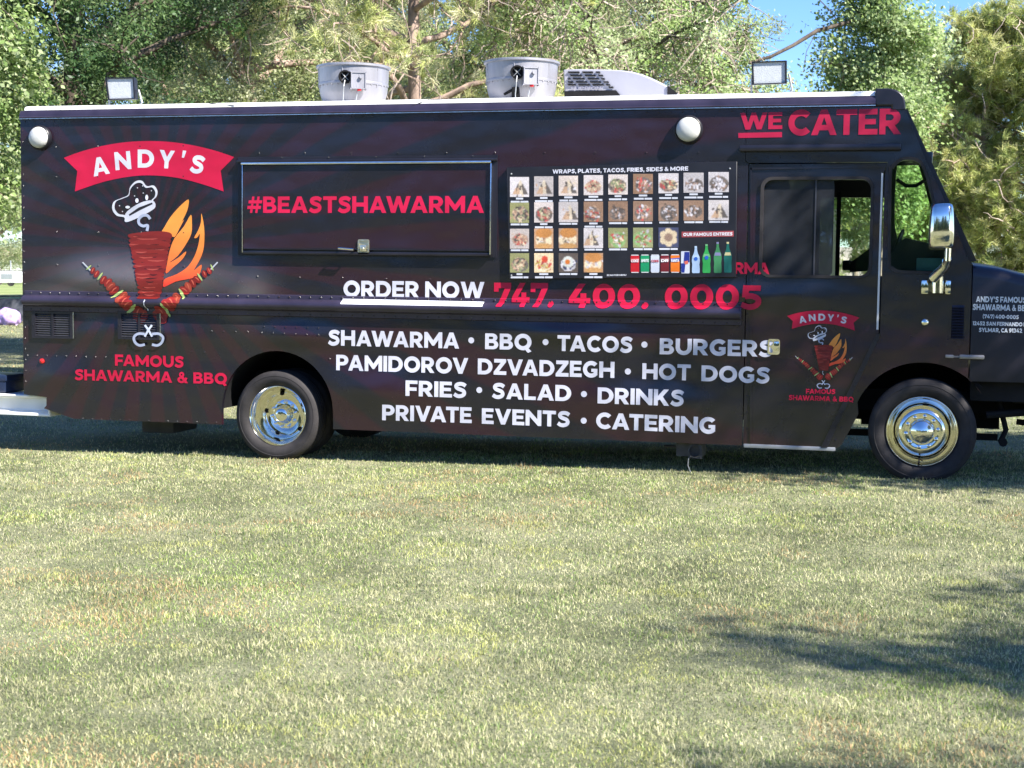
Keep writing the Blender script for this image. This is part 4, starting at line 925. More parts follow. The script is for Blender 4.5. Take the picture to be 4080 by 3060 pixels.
btext('WRAPS, PLATES, TACOS, FRIES, SIDES & MORE', (456, 206), (1648, 179), 36, WHITE)
decal('heading_box', [([[bz7(1590, 716), bz7(2048, 708), bz7(2048, 758), bz7(1590, 766)]], (.30, .06, .07))], board, base=-BY + .002)
btext('OUR FAMOUS ENTREES', (1604, 755), (2036, 749), 28, (.70, .66, .70))
btext('SCAN FOR MENU', (932, 1106), (1104, 1104), 15, (.55, .56, .62))


def drink(name, cx, y0, y1, wd_, kind, c1, c2, word=None):
    sh = []
    h_ = y1 - y0
    def L(pts): return [bz7(cx + wd_ * u_, y0 + h_ * v_) for u_, v_ in pts]
    if kind == 'can':
        sh.append(([L([(-.42, 0), (.42, 0), (.5, .09), (.5, .92), (.42, 1), (-.42, 1), (-.5, .92), (-.5, .09)])], c1))
        sh.append(([L([(-.40, .0), (.40, .0), (.44, .05), (-.44, .05)])], (.55, .55, .58))); sh.append(([L([(-.44, .95), (.44, .95), (.40, 1), (-.40, 1)])], (.55, .55, .58)))
        sh.append(([L([(-.5, .22), (.5, .18), (.5, .36), (.1, .42), (-.5, .40)])], c2))
    elif kind == 'tall':
        sh.append(([L([(-.46, 0), (.46, 0), (.5, .05), (.5, .95), (.44, 1), (-.44, 1), (-.5, .95), (-.5, .05)])], c1))
        sh.append(([L([(-.1, .03), (.48, .03), (.48, .5), (-.2, .52)])], c2)); sh.append(([L([(-.48, .55), (.02, .53), (-.1, .96), (-.46, .96)])], c2))
        sh.append(([L([(-.12, .46), (.3, .42), (.34, .56), (-.05, .60)])], (.55, .12, .08)))
    else:
        body = [(-.13, 0), (.13, 0), (.15, .14), (.22, .25), (.44, .40), (.48, .55), (.42, .68), (.46, .82), (.46, .97), (.38, 1)]
        sh.append(([L(body + [(-u_, v_) for u_, v_ in body[::-1]][:-1])], c1))
        sh.append(([L([(-.30, .34), (.30, .34), (.40, .44), (-.40, .44)])], c2)); sh.append(([L([(-.14, .0), (.14, .0), (.14, .06), (-.14, .06)])], c2))
        if kind == 'dot': sh.append(([L([(.22 * cos(t), .47 + .07 * sin(t)) for t in np.linspace(0, 2 * pi, 13)[:-1]])], (.02, .10, .45)))
    decal(name, sh, board, base=-BY + .002)
    if word:
        u0, v0 = cx - wd_ * .44, y0 + h_ * .42; btext(word, (u0, v0), (cx + wd_ * .44, v0 - 2), h_ * .15, (.72, .72, .75), base=.0055)


W_ = (.70, .71, .74)
drink('drink_can', 1180, 918, 1078, 75, 'can', (.45, .012, .02), (.55, .08, .09), 'COKE'); drink('drink_can', 1268, 917, 1077, 75, 'can', (.01, .24, .10), (.05, .30, .14), 'SPRITE')
drink('drink_can', 1357, 917, 1077, 75, 'can', (.52, .56, .66), (.50, .53, .62)); btext('COKE', (1325, 985), (1390, 984), 22, (.45, .02, .03), base=.0055)
drink('drink_can', 1443, 916, 1076, 75, 'can', (.14, .012, .018), (.30, .10, .11), 'DR'); drink('drink_can', 1533, 915, 1077, 78, 'can', (.65, .15, .012), (.08, .10, .35), 'FANTA')
drink('drink_can', 1623, 888, 1082, 76, 'tall', (.50, .53, .62), (.015, .03, .22))
drink('drink_bottle', 1715, 843, 1080, 74, 'dot', (.32, .44, .62), (.40, .52, .66)); drink('drink_bottle', 1809, 826, 1078, 76, 'dot', (.03, .30, .07), (.15, .38, .18))
drink('drink_bottle', 1907, 807, 1078, 74, 'b', (.05, .22, .09), (.20, .20, .36)); drink('drink_bottle', 1996, 806, 1076, 74, 'b', (.012, .12, .10), (.50, .45, .24))
bo = MB(); bo.dome((bd(.02, .06)[0], BY, bd(.02, .06)[1]), .008, .006); bo.dome((bd(.97, .06)[0], BY, bd(.97, .06)[1]), .008, .006); bo.dome((bd(.01, .97)[0], BY, bd(.01, .97)[1]), .008, .006); bo.build('screw', 'steel', board)

# --- lettering on the sides
text('lettering', '#BEASTSHAWARMA', (992, 849), (1933, 849), 65, (.55, .010, .058), hatch, base=.036)
text('lettering', 'ORDER NOW', (1369, 1183), (1930, 1190), 65, WHITE, side)
decal('underline', [([PX([(1368, 1190), (1931, 1202), (1931, 1221), (1368, 1211)])], (.82, .82, .86))], side, wrap=True)
text('lettering', '747.', (1968, 1221), (2208, 1224), 95, RED, side, wrap=True, gap=.05); text('lettering', '400.', (2267, 1225), (2585, 1230), 95, RED, side, wrap=True, gap=.10)
text('lettering', '000', (2648, 1230), (2944, 1232), 97, RED, side, wrap=True, gap=.10); text('lettering', '5', (2950, 1233), (3034, 1235), 97, RED, side, base=.012)
text('lettering', 'RMA', (2926, 1091), (3066, 1093), 46, RED, side, base=.009, gap=.03)
for s, l, r_, cap_ in (('SHAWARMA', (1308, 1376), (1830, 1389), 62), ('BBQ', (1933, 1391), (2119, 1395), 63), ('TACOS', (2221, 1398), (2520, 1406), 63), ('BURGERS', (2629, 1411), (3080, 1422), 64),
                       ('PAMIDOROV', (1340, 1475), (1866, 1490), 62), ('DZVADZEGH', (1904, 1491), (2448, 1506), 63), ('HOT', (2559, 1510), (2752, 1516), 63), ('DOGS', (2795, 1518), (3067, 1528), 63),
                       ('FRIES', (1616, 1577), (1859, 1586), 62), ('SALAD', (1961, 1588), (2276, 1599), 63), ('DRINKS', (2381, 1607), (2725, 1619), 64),
                       ('PRIVATE', (1523, 1674), (1880, 1686), 62), ('EVENTS', (1920, 1688), (2271, 1702), 62), ('CATERING', (2375, 1707), (2852, 1729), 64)):
    text('lettering', s, l, r_, cap_, WHITE, side, base=.012 if r_[0] > 2960 else .004)
for x, y in ((1878, 1356), (2174, 1363), (2568, 1373), (2502, 1480), (1910, 1554), (2327, 1570), (2326, 1676)):
    a, b = bp(x, y); decal('bullet_dot', [([arc(a, b, .026, .026, 0, 340, 14)], WHITE)], side)
shaded_red = (.40, .011, .05)  # duller red: shade on the cab painted into the lettering colour
text('lettering', 'WE', (2948, 517), (3117, 514), 67, shaded_red, cabp, gap=.06); text('lettering', 'CATER', (3140, 540), (3590, 535), 101, shaded_red, cabp, gap=.07)
decal('underline', [([PX([(2942, 530), (3116, 526), (3116, 547), (2942, 550)])], shaded_red)], cabp)
WH2 = (.62, .66, .72)
Zf = lambda x, y: (3060 + x * .4611, 700 + y * .4611)
for s, l, r_, cap_ in (("ANDY'S FAMOUS", (1797, 1092), (2230, 1100), 50), ('SHAWARMA & BBQ', (1768, 1160), (2270, 1172), 52), ('(747) 400-0005', (1856, 1232), (2166, 1240), 34), ('12452 SAN FERNANDO RD', (1768, 1292), (2262, 1304), 34), ('SYLMAR, CA 91342', (1822, 1350), (2196, 1358), 36)):
    text('lettering', s, Zf(*l), Zf(*r_), cap_ * .4611, WH2, hood, base=-.006)


# --- emblem (ribbon, chef hat, hook, meat stack, flames, skewers)
def z5(x, y): return (x * .4611, 700 + y * .4611)


def emblem(mp, parent, base, wrap):
    T = lambda pts: [bp(*mp(*p)) for p in pts]
    sh = []
    lerp = lambda a, b, t: tuple(a[i] + (b[i] - a[i]) * t for i in range(3))
    top = smooth_path([(255, 629), (323, 604), (415, 580), (507, 566), (599, 562), (692, 567), (784, 582), (867, 603), (934, 626)], 3)
    bot = smooth_path([(892, 763), (807, 734), (715, 710), (622, 699.5), (530, 702), (415, 724), (299, 763)], 3)
    sh.append(([T(top + [(880, 680)] + bot + [(309, 681.5)])], RED))
    for ch, cx, cy, rot in (('A', 400, 662, 11), ('N', 490, 640, 5), ('D', 582, 632, 0), ('Y', 665, 635, -4), ("'", 731, 634, -7), ('S', 788, 655, -11)):
        wd_, layers = G[ch]; k = 72 if ch != "'" else 68; wx = k * (.82 if ch in 'AYN' else .86)
        for lay in layers:
            lp = []
            for Lp in lay:
                q = []
                for p in Lp:
                    ux, uy = (p[0] - wd_ / 2) * wx, -(p[1] - .5) * k; t = R(-rot); q.append((cx + ux * cos(t) - uy * sin(t), cy + ux * sin(t) + uy * cos(t)))
                lp.append(T(q))
            sh.append((lp, (.58, .58, .65)))
    # flames (printed orange to red)
    fy0, fy1 = mp(700, 800)[1], mp(700, 1140)[1]; zt, zb = bp(mp(700, 800)[0], fy0)[1], bp(mp(700, 800)[0], fy1)[1]
    flame = lambda x, z: lerp((.78, .30, .05), (.70, .045, .03), max(0.0, min(1.0, (zt - z) / (zt - zb))) ** 1.8)
    fl1 = smooth_path([z5(*p) for p in ((1632, 205), (1560, 260), (1480, 350), (1425, 440), (1400, 490), (1460, 505), (1510, 530), (1550, 460), (1592, 380), (1575, 395), (1620, 300))], 3, True)
    fl2 = smooth_path([z5(*p) for p in ((1650, 338), (1590, 440), (1510, 540), (1470, 640), (1445, 760), (1435, 845), (1500, 790), (1560, 740), (1600, 690), (1607, 655), (1540, 710), (1465, 752), (1540, 690), (1610, 590), (1655, 500), (1660, 400))], 3, True)
    fl3 = smooth_path([z5(*p) for p in ((1742, 325), (1738, 400), (1715, 470), (1680, 535), (1705, 535), (1728, 505), (1715, 600), (1680, 700), (1620, 790), (1530, 850), (1430, 890), (1412, 930), (1420, 962), (1520, 915), (1640, 890), (1720, 860), (1745, 770), (1700, 800), (1680, 812), (1740, 700), (1765, 600), (1766, 450))], 3, True)
    for f_ in (fl1, fl2, fl3): sh.append(([T(f_)], flame))
    # hat
    hat = smooth_path([z5(*p) for p in ((1080, 395), (1075, 360), (1010, 345), (972, 290), (985, 225), (1050, 195), (1110, 165), (1125, 100), (1175, 48), (1230, 45), (1270, 90), (1330, 85), (1362, 130), (1355, 180), (1325, 215), (1345, 270), (1280, 320), (1180, 370), (1110, 398))], 4, True)
    cxh, cyh = z5(1175, 215); inn = [(cxh + (a - cxh) * .90, cyh + (b - cyh) * .88) for a, b in hat]
    sh.append(([T(hat), T(inn)[::-1]], (.56, .57, .63)))
    band = [z5(*p) for p in ((1085, 330), (1150, 270), (1240, 225), (1320, 215), (1345, 262), (1270, 315), (1170, 365), (1095, 392))]; sh.append(([T(smooth_path(band, 3, True))], (.54, .55, .62)))
    sh.append(([T([z5(*p) for p in ((1115, 335), (1200, 275), (1315, 232), (1322, 246), (1210, 300), (1120, 350))])], (.015, .014, .02)))
    for p in ((1185, 215, 14, 20), (1270, 188, 13, 24), (1105, 272, 20, 12)):
        c_ = z5(p[0], p[1]); sh.append(([T(arc(c_[0], c_[1], p[2] * .4611, p[3] * .4611, 0, 330, 11))], (.72, .73, .8)))
    for p in ((1235, 88), (1190, 105), (1165, 175), (1310, 130), (1240, 150), (1060, 310), (1035, 260)):
        c_ = z5(*p); sh.append(([T(arc(c_[0], c_[1], 2.6, 2.6, 0, 300, 5))], (.5, .5, .55)))
    STL = (.36, .40, .52)
    hook = [z5(*p) for p in ((1300, 375), (1275, 345), (1235, 345), (1202, 375), (1205, 415), (1240, 435), (1278, 430), (1272, 478))]
    sh.append(([T(stroke(hook, 11))], STL))
    # meat stack: overlapping slices
    rg = random.Random(3)
    N = 15
    for i in range(N):
        t = i / (N - 1); y = 520 + (1040 - 520) * t; xl = 1098 + (1200 - 1098) * t ** .9; xr = 1498 - (1498 - 1395) * t ** .9; hh_ = 36 - 8 * t
        c0, c1 = z5((xl + xr) / 2, y); rx = (xr - xl) / 2 * .4611 * (1 + rg.uniform(-.03, .02)); ry = hh_ * .4611 * 1.05
        k = rg.uniform(.75, 1.1); sh.append(([T([(c0 + rx * cos(a) * (1 if abs(cos(a)) < .9 else .98), c1 + ry * (abs(sin(a)) ** .7) * (1 if sin(a) > 0 else -1) + 3 * sin(2 * a + i)) for a in np.linspace(0, 2 * pi, 25)[:-1]])], (.20 * k, .017 * k, .014 * k)))
        for q in range(2):
            ox = rg.uniform(-.55, .35) * rx; L_ = rx * rg.uniform(.25, .6); oy = rg.uniform(-.4, .3) * ry
            sh.append(([T(stroke([(c0 + ox - L_, c1 + oy - 1), (c0 + ox, c1 + oy + 2), (c0 + ox + L_, c1 + oy - 1)], lambda u_: 1.2 + 4.5 * sin(pi * u_), 4))], (.36, .06, .045) if q else (.05, .007, .008)))
    # skewers
    for sgn in (-1, 1):
        ex = lambda X: X if sgn < 0 else 2 * 1293 - X + 15
        A_, B_ = (745, 780), (1235, 1235)
        sh.append(([T([z5(ex(712), 750), z5(ex(722), 745), z5(ex(790), 815), z5(ex(780), 822)])], (.45, .47, .52)))
        for i in range(15):
            t = (i + .7) / 15; X = A_[0] + (B_[0] - A_[0]) * t; Y = A_[1] + (B_[1] - A_[1]) * (t ** 1.15); sz = 26 + 46 * t; grn = i in (0, 3, 8, 12)
            c0, c1 = z5(ex(X + rg.uniform(-10, 10)), Y + rg.uniform(-6, 6)); th = R(sgn * 50 + rg.uniform(-20, 20)); ra, rb_ = sz * .4611 * (1.0 if not grn else 1.05), sz * .4611 * (.62 if not grn else .22)
            k = rg.uniform(.7, 1.15)
            colr = (.36, .46, .16) if grn else (.24 * k, .018 * k, .016 * k) if i % 3 else (.30 * k, .045 * k, .025 * k)
            sh.append(([T([(c0 + ra * cos(a) * cos(th) - rb_ * sin(a) * sin(th), c1 + ra * cos(a) * sin(th) + rb_ * sin(a) * cos(th)) for a in np.linspace(0, 2 * pi, 15)[:-1]])], colr))
            if not grn: sh.append(([T(stroke([(c0 - ra * .6 * cos(th), c1 - ra * .6 * sin(th) - 2), (c0, c1 - rb_ * .4), (c0 + ra * .6 * cos(th), c1 + ra * .6 * sin(th) - 2)], lambda u_: 1 + 3.5 * sin(pi * u_), 3))], (.50, .10, .06)))
    sh.append(([T(stroke([z5(1285, 1070), z5(1278, 1110), z5(1292, 1165)], 4))], (.6, .62, .7)))
    n_flat = len(sh)
    for sgn in (-1, 1):
        e2 = lambda X: 1293 + sgn * (1293 - X)
        sh.append(([T(stroke([z5(e2(1262), 1368), z5(e2(1205), 1365), z5(e2(1168), 1395), z5(e2(1178), 1440), z5(e2(1215), 1465), z5(e2(1262), 1458)], 10))], STL))
        sh.append(([T(stroke([z5(e2(1262), 1290), z5(e2(1292), 1330), z5(e2(1325), 1390)], 8, 0))], (.50, .54, .66)))
    decal('emblem', sh[:n_flat], parent, wrap, .0035, .00004)
    decal('emblem_hook', sh[n_flat:], parent, wrap, base, .0003)


emblem(lambda x, y: (x, y), side, .0225, True)
emblem(lambda x, y: (3280 + .424 * (x - 594), 1262 + .380 * (y - 627) + .012 * (x - 594)), door, .003, False)
text('lettering', 'FAMOUS', (459, 1457), (733, 1465), 45, RED, side); text('lettering', 'SHAWARMA & BBQ', (299, 1514), (906, 1531), 43, RED, side, space=.5)
text('lettering', 'FAMOUS', (3211, 1568), (3328, 1570), 19, RED, door); text('lettering', 'SHAWARMA & BBQ', (3143, 1593), (3401, 1601), 20, RED, door, base=.0125, space=.5)

# --- near mirror
mr = empty('side_mirror', (0, 0, 0)); mr.parent = truck
MY = -.30
m = MB(); (a0, b1), (a1, b0) = bp(3703, 811, MY), bp(3799, 990, MY); cx = (a0 + a1) / 2; cz = (b0 + b1) / 2; hw = (a1 - a0) / 2; hh = (b1 - b0) / 2
sec = []
for k, (t, f, dep) in enumerate(((-1, .80, .4), (-.93, .93, .75), (-.7, 1.0, .95), (-.2, 1.0, 1.0), (.4, .95, 1.0), (.8, .88, .9), (.95, .80, .7), (1, .62, .35))):
    sec.append([(cx + hw * f * math.copysign(abs(cos(a)) ** .55, cos(a)), MY + .085 * dep * math.copysign(abs(sin(a)) ** .7, sin(a)), cz + hh * t) for a in np.linspace(0, 2 * pi, 29)[:-1]])
n = 28; m.add([p for s in sec for p in s], [(j * n + i, j * n + (i + 1) % n, (j + 1) * n + (i + 1) % n, (j + 1) * n + i) for j in range(len(sec) - 1) for i in range(n)] + [tuple(reversed(range(n))), tuple((len(sec) - 1) * n + i for i in range(n))])
m.build('mirror_head', 'chrome', mr, smooth=60)
m = MB(); pts = [bp(3778, 985, MY), bp(3776, 1040, MY)]; m.tube([(pts[0][0], MY, pts[0][1]), (pts[1][0], MY, pts[1][1])], .022, 12); (a, b), (c, d_) = bp(3768, 1058, -.2), bp(3718, 1110, -.12)
m.tube([(pts[1][0], MY, pts[1][1] + .02), (a, -.22, b), (c, -.12, d_)], [.027, .036, .04], 12); m.box(a - .03, a + .03, -.26, -.18, b - .01, b + .05, .01); m.build('mirror_arm', 'chrome', mr)
m = MB(); (a0, b1), (a1, b0) = bp(3671, 1116, -.04), bp(3699, 1172, -.04); m.box(a0, a1, -.06, -.001, b0, b1, .012); (a2, _), (a3, _) = bp(3712, 1140, -.04), bp(3760, 1140, -.04); m.tube([((a2 + a3) / 2, -.06, b0 + .01), ((a2 + a3) / 2, -.06, b1 + .03)], (a3 - a2) / 2, 16); (a4, _), (a5, _) = bp(3766, 1140, -.04), bp(3789, 1140, -.04); m.box(a4, a5, -.06, -.001, b0, b1, .012); m.box(a1 - .004, a4 + .004, -.035, -.0015, b0 + .02, b1 - .02); m.build('mirror_bracket', 'chrome', mr)

# ================================================================== things round the truck
bx = MB(); (a, b), (c, d_) = bp(-260, 1472, .12), bp(28, 1556, .12); ra_ = Matrix.Rotation(RAKE, 4, 'Y')
bx.box(a, c, .10, .44, .4235, .4235 + (b - d_), .025); bx.box(a - .01, c + .012, .09, .45, .4235 + (b - d_) * .62, .4235 + (b - d_) * .98, .02)
o = bx.build('storage_box', mat('navy_plastic', (.012, .022, .055), .35, var=.3, scale=6, bump=.1, bscale=20)); o.rotation_euler = (0, RAKE, 0)
tag(o, 'dark navy plastic box on the white rear bumper of the food truck', 'box')

# low dark wall, raised field, fence and parked white trailer far left
ddir = Vector((-sin(YAW), cos(YAW), 0))
def line_panel(p0, p1, z0, z1, th):
    m = MB(); t = (p1 - p0).normalized(); nrm = Vector((-t.y, t.x, 0)) * th
    m.add([p0 + Vector((0, 0, z0)), p1 + Vector((0, 0, z0)), p1 + Vector((0, 0, z1)), p0 + Vector((0, 0, z1)), p0 + nrm + Vector((0, 0, z0)), p1 + nrm + Vector((0, 0, z0)), p1 + nrm + Vector((0, 0, z1)), p0 + nrm + Vector((0, 0, z1))],
          [(0, 1, 2, 3), (5, 4, 7, 6), (3, 2, 6, 7), (0, 3, 7, 4), (1, 5, 6, 2), (0, 4, 5, 1)]); return m


wa, wb = at(-420, 57), at(420, 57)
tag(line_panel(wa, wb, 0, .86, .3).build('retaining_wall', 'concrete', smooth=0), 'low dark blue-grey retaining wall under the raised field, left of the truck', 'wall')
tf = MB(); q = [at(-420, 57.3), at(420, 57.3), at(420, 420), at(-420, 420)]; tf.add([Vector((p.x, p.y, .84)) for p in q] + [Vector((p.x, p.y, -.2)) for p in q], [(0, 1, 2, 3), (4, 5, 1, 0), (5, 6, 2, 1), (7, 4, 0, 3)])
tag(tf.build('raised_lawn', mat_lawn('far_lawn', [(.13, .18, .06), (.19, .25, .08), (.26, .30, .12), (.33, .33, .17)], .12), smooth=0), kind='structure')
fe = empty('chain_link_fence', at(20, 57.15, .86)); tag(fe, 'thin dark metal fence standing along the low wall at the far left', 'fence')
def local(e, p): return p - e.location
m = MB(); 
for pxx in np.arange(-400, 420, 120): p = at(pxx + 20, 57.15); m.tube([local(fe, Vector((p.x, p.y, .86))), local(fe, Vector((p.x, p.y, 1.92)))], .03, 6)
m.build('fence_post', 'barkdark', fe)
m = MB()
for z in (.95, 1.88): m.tube([local(fe, at(-400, 57.15, z)), local(fe, at(420, 57.15, z))], .022, 6)
m.build('fence_rail', 'barkdark', fe)
tr_ = empty('white_trailer', at(45, 150, .84)); tag(tr_, 'white box trailer parked beyond the fence at the far left', 'trailer'); tr_.rotation_euler = (0, 0, YAW)
m = MB(); m.box(-3.2, 1.1, -.8, .8, .35, 1.55, .05); m.build('trailer_body', 'white', tr_)
m = MB(); m.box(-2.6, -1.2, -.83, -.81, .7, 1.2); m.box(-.6, .5, -.83, -.81, .7, 1.2); m.build('side_window', 'steel', tr_)
for x in (-2.0, .3): MB().lathe([(0, .001), (0, .33), (.2, .33), (.2, .001)], (x, -.78, .33), n=20).build('wheel', 'rubber', tr_)
m = MB(); m.tube([(.1, 0, 1.5), (.1, 0, 2.5)], .06); m.build('mast', 'steel', tr_)
bgm = MB(); rb_ = random.Random(2); bmm = bmesh.new(); bmesh.ops.create_icosphere(bmm, subdivisions=3, radius=1)
for v in bmm.verts:
    f_ = 1 + .22 * sin(7 * v.co.x + 3 * v.co.z) * cos(6 * v.co.y) + rb_.uniform(-.05, .05); v.co = Vector((v.co.x * .42 * f_, v.co.y * .3 * f_, max(-.0, v.co.z * .36 * f_ + .22)))
bgm.bm(bmm); o = bgm.build('cloth_bag', 'purple', smooth=60, loc=at(34, 53)); tag(o, 'crumpled purple and white cloth bag on the grass before the low wall', 'bag')

# pale bank beyond the trees, thin pole and fence seen to the right
bk = MB(); q0, q1 = at(2500, 92), at(4700, 92); nn = 40; vs = []
for i in range(nn + 1):
    p = q0 + (q1 - q0) * i / nn; t = i / nn; hgt = 3.3 + .35 * sin(5 * t) - .6 * max(0, t - .62) * 3
    for k, (off, z) in enumerate(((0, -.1), (4, hgt * .8), (9, hgt), (60, hgt + .2))): vs.append((p.x + ddir.x * off, p.y + ddir.y * off, z))
bk.add(vs, [(i * 4 + k, (i + 1) * 4 + k, (i + 1) * 4 + k + 1, i * 4 + k + 1) for i in range(nn) for k in range(3)]); tag(bk.build('earth_bank', 'tan'), kind='structure')
pl = empty('light_pole', at(3324, 40)); tag(pl, 'cream painted pole behind the truck, seen through the open cab door window', 'pole')
m = MB(); m.tube([(0, 0, 0), (0, 0, 5.0)], [.10, .085], 16); m.build('shaft', 'cream', pl)
m = MB(); m.lathe([(0, .20), (.10, .20), (.13, .12)], (0, 0, 0), 'z', 16); m.build('footing', 'cream', pl)
m = MB(); m.box(-.16, .16, -.16, .16, 5.0, 5.25, .04); m.build('lamp_head', 'steel', pl)
f2 = empty('park_fence', at(3990, 62)); tag(f2, 'low pale rail fence beyond the hood, at the right edge', 'fence')
m = MB()
for pxx in range(3840, 4300, 46): p = at(pxx, 62); m.tube([local(f2, p), local(f2, Vector((p.x, p.y, 1.95)))], .03, 6)
m.build('fence_post', 'steel', f2)
m = MB(); 
for z in (1.05, 1.9): m.tube([local(f2, at(3830, 62, z)), local(f2, at(4300, 62, z))], .028, 6)
m.build('fence_rail', 'steel', f2)
m = MB(); p = at(3917, 61.5); m.box(-.35, .35, -.03, .03, 1.95, 2.12, .01); o = m.build('fence_panel', 'white', f2); o.location = local(f2, Vector((p.x, p.y, 0))); o.rotation_euler = (0, 0, YAW)


# ================================================================== TREES
def leaf_mesh(name, P, size, cols, mate, droop=.5, aspect=.5, seed=0, clump=None):
    r = np.random.default_rng(seed); n = len(P)
    N_ = r.normal(size=(n, 3)) * .75 + np.array([.40, -.42, .75]); N_ /= np.linalg.norm(N_, axis=1)[:, None]     # blades turn to the light
    D = r.normal(size=(n, 3)); D[:, 2] -= droop; D -= N_ * (D * N_).sum(1)[:, None]; D /= np.linalg.norm(D, axis=1)[:, None] + 1e-9
    S = np.cross(D, N_)
    L = size * (.65 + .7 * r.random(n)); L = L[:, None]; Wd = L * aspect
    V = np.stack([P, P + D * L * .45 + S * Wd * .5, P + D * L, P + D * L * .45 - S * Wd * .5], 1).reshape(-1, 3)
    i = np.arange(n) * 4; loops = np.stack([i, i + 1, i + 2, i + 3], 1).ravel()
    cols = np.array(cols); K = int(clump.max()) + 1; cc = cols[r.integers(0, len(cols), K)] * (.65 + .7 * r.random(K))[:, None]
    c = (cc[clump] * .65 + cols[r.integers(0, len(cols), n)] * .35) * (.85 + .3 * r.random(n))[:, None]
    return raw_mesh(name, V, loops, np.arange(n) * 4, np.full(n, 4), np.repeat(c, 4, 0), mate)


def grow(seed, H, r0, crown_r, base_z, style, lean=(0, 0), top_taper=.6):
    """trunk and limbs -> tube list and twig points for the foliage"""
    rg = random.Random(seed); tubes, tips = [], []
    def rv(): return Vector((rg.gauss(0, 1), rg.gauss(0, 1), rg.gauss(0, 1)))
    trunk = []; n = 9
    off = Vector((0, 0, 0))
    for i in range(n + 1):
        t = i / n; off += Vector((rg.gauss(0, .05), rg.gauss(0, .05), 0)) * (H / 12)
        trunk.append(Vector((lean[0] * t, lean[1] * t, H * .93 * t)) + off * t)
    tubes.append((trunk, [r0 * (1 - .82 * (i / n) ** .9) * (1.25 if i == 0 else 1) for i in range(n + 1)], 10))
    def tp(z):
        t = max(0, min(.999, z / (H * .93))) * n; i = int(t); return trunk[i].lerp(trunk[i + 1], t - i)
    nl = style['limbs']
    for j in range(nl):
        t = (j + rg.random()) / nl; z = base_z + (H * .92 - base_z) * t; p = tp(z)
        prof = (sin(pi * (.18 + .80 * t)) ** .7) if style['shape'] == 'round' else (1 - t) ** .75 + .12
        L = crown_r * prof * rg.uniform(.75, 1.12); a = j * 2.4 + rg.uniform(-.4, .4)
        upw = style['up'] + .5 * t + rg.uniform(-.15, .15); d = Vector((cos(a), sin(a), upw)).normalized()
        pts = [p]; k = 6; q = p.copy(); r_l = max(.018, r0 * .42 * (1 - .6 * t))
        for s in range(k):
            d = (d + rv() * style['wig'] + Vector((0, 0, style['sag'] * (s / k)))).normalized(); q = q + d * (L / k); pts.append(q.copy())
        tubes.append((pts, [r_l * (1 - .85 * s / k) + .006 for s in range(k + 1)], 6))
        for s in range(2, k + 1):
            for b in range(style['subs']):
                d2 = (d * .5 + rv() * .8 + Vector((0, 0, style['sag'] * .8))).normalized(); q2 = pts[s].copy(); sub = [q2.copy()]; LL = L * rg.uniform(.16, .34) + .25
                for u_ in range(4): d2 = (d2 + rv() * .25 + Vector((0, 0, style['sag'] * .6))).normalized(); q2 = q2 + d2 * LL / 4; sub.append(q2.copy())
                tubes.append((sub, [.014 + .006 * (1 - u_ / 4) - .0035 * u_ for u_ in range(5)], 4))
                tips += sub[1:]
        tips += pts[3:]
    tips += trunk[-2:]
    return tubes, np.array([tuple(t) for t in tips]), rg


ROUND = dict(limbs=26, shape='round', up=.35, wig=.16, sag=-.04, subs=3)
PINE = dict(limbs=30, shape='cone', up=.10, wig=.20, sag=-.16, subs=3)
DARKG = [(.05, .11, .04), (.07, .15, .045), (.045, .09, .04), (.12, .20, .07), (.20, .27, .11)]
MIDG = [(.38, .44, .19), (.28, .34, .13), (.49, .52, .29), (.57, .58, .38), (.18, .24, .09)]
BRIGHT = [(.30, .42, .13), (.40, .50, .21), (.19, .29, .09), (.50, .56, .33), (.36, .45, .23)]
OLIVE = [(.50, .56, .18), (.60, .62, .25), (.36, .41, .14), (.22, .27, .09), (.66, .65, .32)]
PALEP = [(.54, .58, .22), (.62, .62, .32), (.40, .45, .17), (.66, .64, .40)]


